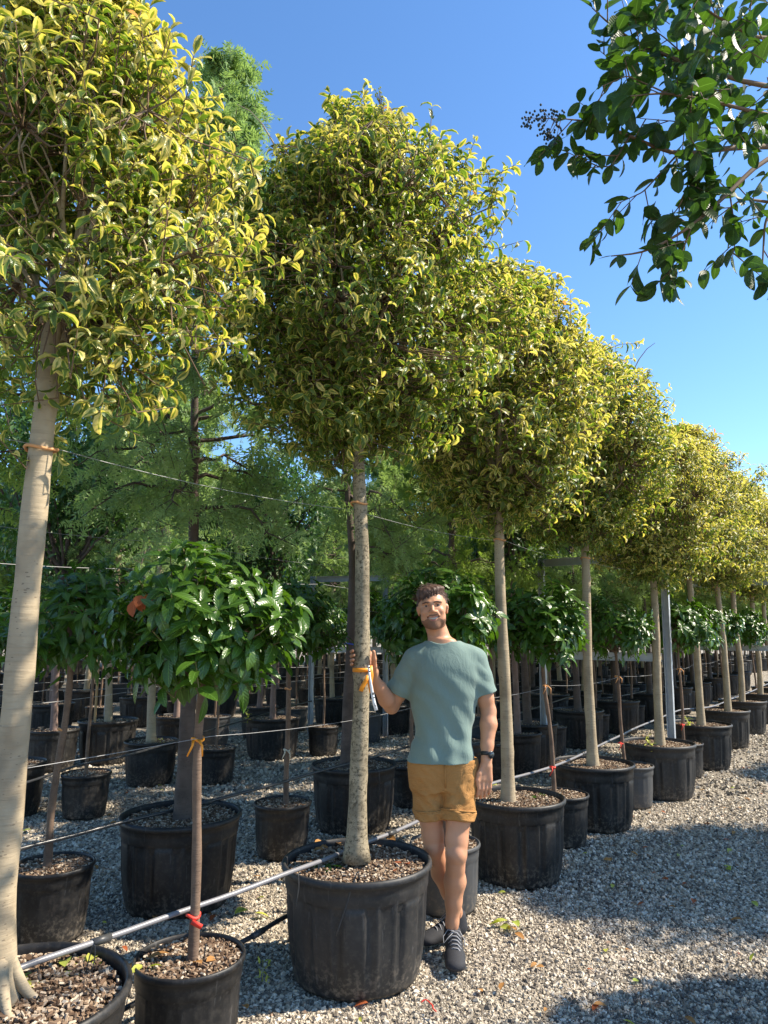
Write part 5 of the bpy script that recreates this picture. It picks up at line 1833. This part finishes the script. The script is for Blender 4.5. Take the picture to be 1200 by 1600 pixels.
# eyes, brows, lips, teeth
for s_ in (-1, 1):
    mb = MB(); ball(mb, hp(s_ * .031, -.069, .012) - MO, (.0120, .0102, .0062), 14, 10); e_ = mb.build('eye', M['eye'], man)
    mb = MB(); ball(mb, hp(s_ * .031 - .001, -.0776, .0115) - MO, (.0052, .0034, .0052), 12, 8); mb.build('iris', M['iris'], e_)
    mb = MB(); tube(mb, [hp(s_ * x_, y_, z_) - MO for x_, y_, z_ in ((.018, -.080, .0180), (.031, -.0825, .0195), (.044, -.075, .0165))], [.0028, .0036, .0025], 6); mb.build('eyelid', M['skin'], e_)
    mb = MB(); tube(mb, [hp(s_ * x_, y_, z_) - MO for x_, y_, z_ in ((.012, -.094, .0280), (.032, -.0905, .0300), (.052, -.074, .0255))], [.0032, .0038, .0018], 6); mb.build('eyebrow', M['hair'], man)
mb = MB(); tube(mb, [hp(q * .031, -.0830 + .014 * q * q, -.0505 + .010 * q * q) - MO for q in np.linspace(-1, 1, 9)], [.0012, .0022, .0028, .003, .0028, .003, .0028, .0022, .0012], 6)
lp_ = mb.build('lip', M['lip'], man)
mb = MB(); tube(mb, [hp(q * .027, -.0825 + .013 * q * q, -.0660 + .014 * q * q) - MO for q in np.linspace(-1, 1, 9)], [.001, .0025, .0034, .0038, .004, .0038, .0034, .0025, .001], 6)
mb.build('lip', M['lip'], man)
mb = MB(); tube(mb, [hp(q * .026, -.0810 + .013 * q * q, -.0570 + .010 * q * q) - MO for q in np.linspace(-1, 1, 9)], [.002, .0040, .0050, .0054, .0056, .0054, .0050, .0040, .002], 8)
mb.build('teeth', M['teeth'], man)

# watch
w0 = WRL + (.003, .003, .030); ud = nrm(WRL - ELL)
wt_ = thing('watch_tmp', '', '') if False else None
mb = MB()
Mw = Matrix.Translation(Vector(w0 - MO)) @ Vector(tuple(ud)).to_track_quat('Z', 'Y').to_matrix().to_4x4()
def xf(mb_, Mx):
    mb_.V = [np.array([tuple(Mx @ Vector(v)) for v in A_]) for A_ in mb_.V]; return mb_
lathe(mb, [(.0295, -.010), (.0325, -.009), (.0325, .009), (.0295, .010)], 28)
wa = xf(mb, Mw).build('watch', M['watch'], man)
mb = MB()
ball(mb, (0, 0, 0), (.020, .020, .0065), 22, 8)
fd = Vector((.55, -.83, .0)).normalized()
wx = Matrix.Translation(Vector(w0 - MO) + fd * .034) @ fd.to_track_quat('Z', 'Y').to_matrix().to_4x4()
xf(mb, wx).build('case', M['watch'], wa)
mb = MB(); lathe(mb, [(.001, .0065), (.014, .0068), (.0145, .0060)], 20); xf(mb, wx).build('dial', M['glass'], wa)


# shoes
def shoe(ank, heel, toe, tilt=0.0):
    heel = np.array(heel, float); toe = np.array(toe, float)
    f = nrm(np.array([toe[0] - heel[0], toe[1] - heel[1], 0])); L = np.linalg.norm(toe[:2] - heel[:2])
    sd = np.array([-f[1], f[0], 0])
    Rm = np.stack([f, sd, np.array([0, 0, 1.0])], 1)     # local -> world
    c0 = heel.copy()
    def P(a, b, c): return c0 + f * (a * L) + sd * b + np.array([0, 0, c])
    lo = np.minimum(heel, toe) - .12; hi = np.maximum(heel, toe) + .12
    lo[2] = -.005; hi[2] = .17
    v = Vol(lo, hi, .0034)
    E = lambda c, r, k=.025, op='add': v.ell(c, r, k, op, Rm)
    E(P(.14, 0, .050), (.050, .042, .045)); E(P(.35, 0, .048), (.07, .043, .046)); E(P(.62, -.002, .040), (.068, .052, .040)); E(P(.84, -.004, .034), (.050, .049, .031))
    E(P(.30, 0, .078), (.05, .030, .036)); E(P(.13, 0, .095), (.032, .034, .026)); E(P(.46, 0, .066), (.05, .028, .028))
    v.cap(ank + (0, .004, -.03), ank + (0, .004, .012), .040, .037, .02)
    v.D = np.maximum(v.D, (.018 - v.box(v.lo, v.lo + (v.n - 1) * v.h)[1][..., 2]).astype('f'))
    up = sdf_obj(v, 'shoe', M['mesh_shoe'], man, 1)
    v = Vol(lo, hi, .0034)
    E = lambda c, r, k=.02, op='add': v.ell(c, r, k, op, Rm)
    E(P(.14, 0, .018), (.057, .047, .032)); E(P(.40, 0, .016), (.08, .045, .028)); E(P(.66, -.002, .016), (.073, .056, .028)); E(P(.86, -.004, .020), (.052, .053, .026))
    Xz = v.box(v.lo, v.lo + (v.n - 1) * v.h)[1][..., 2]
    v.D = np.maximum(np.maximum(v.D, (.001 - Xz).astype('f')), (Xz - .026).astype('f'))
    so_ = sdf_obj(v, 'sole', M['shoe_rubber'], up, 0)
    so_.location = (0, 0, 0)
    v = Vol(lo, hi, .0034)
    E = lambda c, r, k=.01, op='add': v.ell(c, r, k, op, Rm)
    E(P(.90, -.004, .014), (.056, .060, .020)); E(P(.88, -.004, .07), (.09, .09, .042), .004, 'sub')
    sdf_obj(v, 'toe_cap', M['sole'], up, 0)
    mb = MB()
    for q in range(5):
        a_ = .34 + q * .075; zc = .122 - (a_ - .30) * .12
        tube(mb, [P(a_, -.030, zc - .016) - MO, P(a_ + .02, -.010, zc + .002) - MO, P(a_ + .035, .012, zc + .001) - MO, P(a_ + .045, .030, zc - .018) - MO], .0030, 5)
    tube(mb, [P(.34, 0, .122) - MO, P(.30, -.03, .122) - MO, P(.36, -.054, .098) - MO, P(.46, -.052, .078) - MO, P(.42, -.03, .100) - MO, P(.35, 0, .120) - MO], .0022, 5)
    tube(mb, [P(.34, 0, .122) - MO, P(.33, .028, .120) - MO, P(.42, .050, .090) - MO, P(.50, .048, .072) - MO], .0022, 5)
    mb.build('laces', M['lace'], up)
    return up


shoe(ANL, (.350, 3.905, 0), (.338, 3.605, 0))
shoe(ANR, (.425, 4.065, 0), (.185, 3.90, 0))

# ------------------------------------------------------------------ fallen leaves and litter
rgl = np.random.default_rng(17)


def ground_z(x, y): return .012 * math.sin(x * 1.3 + 1) * math.cos(y * 1.1) - .012 + .014


def fallen(x, y, z, n, L, mat, label, seed, group=None, name='fallen_leaf', cat='fallen leaf', W=.5, spread=.03, curl=.6):
    rg_ = np.random.default_rng(seed)
    mb = MB()
    P = np.concatenate([rg_.normal(size=(n, 2)) * spread, np.full((n, 1), .012)], 1); P[:, 2] += rg_.random(n) * .012
    D = np.concatenate([rg_.normal(size=(n, 2)), np.full((n, 1), .12)], 1)
    leaves(mb, P, D, nrm(rg_.normal(size=(n, 3)) * .25 + (0, 0, 1.0)), L * rg_.uniform(.8, 1.15, n), L * W, curl, .15, 5, 0, rg_.random(n))
    o = mb.build(name, M[mat]); o.location = (x, y, z)
    return tag(o, label, cat, group)


def onground(u, v, z=0.0): p = px(u, v, z=z); return p.x, p.y


x, y = onground(790, 1450); fallen(x, y, .004, 4, .085, 'lime_leaf', 'clump of yellow green fallen leaves on the gravel right of the shoes', 1, spread=.05)
x, y = onground(805, 1460); fallen(x, y, .006, 2, .07, 'dry_leaf', 'curled orange brown leaf under the clump of yellow leaves right of the shoes', 2, spread=.02)
x, y = onground(658, 1575)
mb = MB(); tube(mb, smooth_path([(0, 0, .022), (.02, .012, .03), (.035, -.012, .028), (.05, -.03, .022), (.045, -.055, .025), (.06, -.07, .02)], 16), .003, 5)
o = mb.build('ribbon', M['red']); o.location = (x, y, 0); tag(o, 'scrap of red ribbon lying on the gravel in front of the big tub', 'ribbon')
x, y = onground(385, 1425, ); fallen(x, y, .004, 3, .075, 'lime_leaf', 'pale green leaves fallen between the big tub and the pipe', 3)
x, y = onground(255, 1435); fallen(x, y, .004, 3, .06, 'dry_leaf', 'dry leaves on the gravel left of the nearest brown stem', 4)
x, y = onground(60, 1535, .45); fallen(x, y, .452, 3, .10, 'lime_leaf', 'bright green curled leaf lying in the nearest left tub beside the trunk', 5, spread=.05)
x, y = onground(125, 1522, .45); fallen(x, y, .452, 4, .12, 'lime_leaf', 'large yellow green leaf lying in the middle of the nearest left tub', 6, spread=.02, W=.35)
x, y = onground(262, 1502, .33); fallen(x, y, .335, 1, .09, 'dry_leaf', 'brown leaf at the back of the nearest small pot', 7)
x, y = onground(340, 1510, .33); fallen(x, y, .335, 2, .06, 'dry_leaf', 'orange dry leaf right of the stem in the nearest small pot', 8)
x, y = onground(240, 1525, .33); fallen(x, y, .335, 2, .055, 'lime_leaf', 'small green weed left of the stem in the nearest small pot', 9)
x, y = onground(510, 1360, .45); fallen(x, y, .452, 5, .08, 'vib_leaf', 'dark green leaves lying in the big tub by the man', 10, spread=.04)
x, y = onground(600, 1318, .45); fallen(x, y, .452, 4, .07, 'dry_leaf', 'dry brown leaves behind the trunk in the big tub by the man', 11, spread=.05)
x, y = onground(628, 1362, .45); fallen(x, y, .452, 4, .05, 'rust_leaf', 'rust brown leaf litter right of the trunk in the big tub', 12, spread=.05)
x, y = onground(500, 1326, .45); fallen(x, y, .452, 9, .06, 'dry_leaf', 'heap of pale dry leaves at the back left of the big tub', 13, spread=.06)
x, y = onground(845, 1247, .45); fallen(x, y, .452, 3, .07, 'vib_leaf', 'green leaf lying in the tub right of the man', 14)
x, y = onground(945, 1190, .45); fallen(x, y, .452, 5, .06, 'dry_leaf', 'dry leaves heaped in the second tub right of the man', 15, spread=.06)
x, y = onground(765, 1228, .45); fallen(x, y, .452, 3, .08, 'lime_leaf', 'yellow green leaf at the left side of the tub right of the man', 16)
for i in range(230):
    u = rgl.uniform(20, 1200); v = rgl.choice([rgl.uniform(1200, 1600), rgl.uniform(1230, 1420)])
    if 450 < u < 740 and v < 1560: continue
    if v < 1250 + (800 - u) * .0 and 740 < u < 1000 and v < 1400 - (u - 740) * .55: continue
    x, y = onground(u, v)
    q = rgl.random()
    mt_, lb_ = ('dry_leaf', 'small dry brown leaf lying on the gravel') if q < .5 else ('rust_leaf', 'small rust red leaf lying on the gravel') if q < .7 else ('lime_leaf', 'small yellow green leaf lying on the gravel')
    fallen(x, y, ground_z(x, y) - .008, 1, rgl.uniform(.025, .07), mt_, lb_, 100 + i, group='leaves scattered on the gravel')
# small weeds growing in tubs
for i, (x, y, z, s_) in enumerate([(-1.72, 9.25, .44, .12), (2.55, 7.1, .44, .10), (3.6, 8.7, .44, .10), (-2.35, 7.75, .40, .05), (-.55, 3.52, .02, .06)]):
    rg_ = np.random.default_rng(200 + i); mb = MB(); n = 14
    zz = rg_.random(n) * s_ * 1.5; P = np.stack([rg_.normal(size=n) * .015, rg_.normal(size=n) * .015, zz], 1)
    D = rdir(n, .0); leaves(mb, P, D, nrm(D * .2 + (0, 0, 1.0)), s_ * .55, s_ * .2, .5, .1, 5, 0)
    prisms(mb, [(0, 0, 0)], [(0, 0, s_ * 1.5)], .002, .001, 3, 0)
    o = mb.build('weed', M['lime_leaf']); o.location = (x, y, z)
    tag(o, ['green weed growing at the rim of the wide tub with the reddish trunk', 'small green weed in the grey tub by the galvanised post', 'green weed in the tub beyond the galvanised post', 'low green weed on the mossy soil of the tub behind the dark trunk', 'small green weed at the foot of the big tub by the man'][i], 'weed')
# orange stake
mb = MB(); box(mb, (-3.60, 9.1, .3), (-3.575, 9.125, 1.5)); o = mb.build('wooden_stake', M['stake'], None, False); tag(o, 'orange brown wooden stake beside the pale trunk in the shade at the left', 'stake')
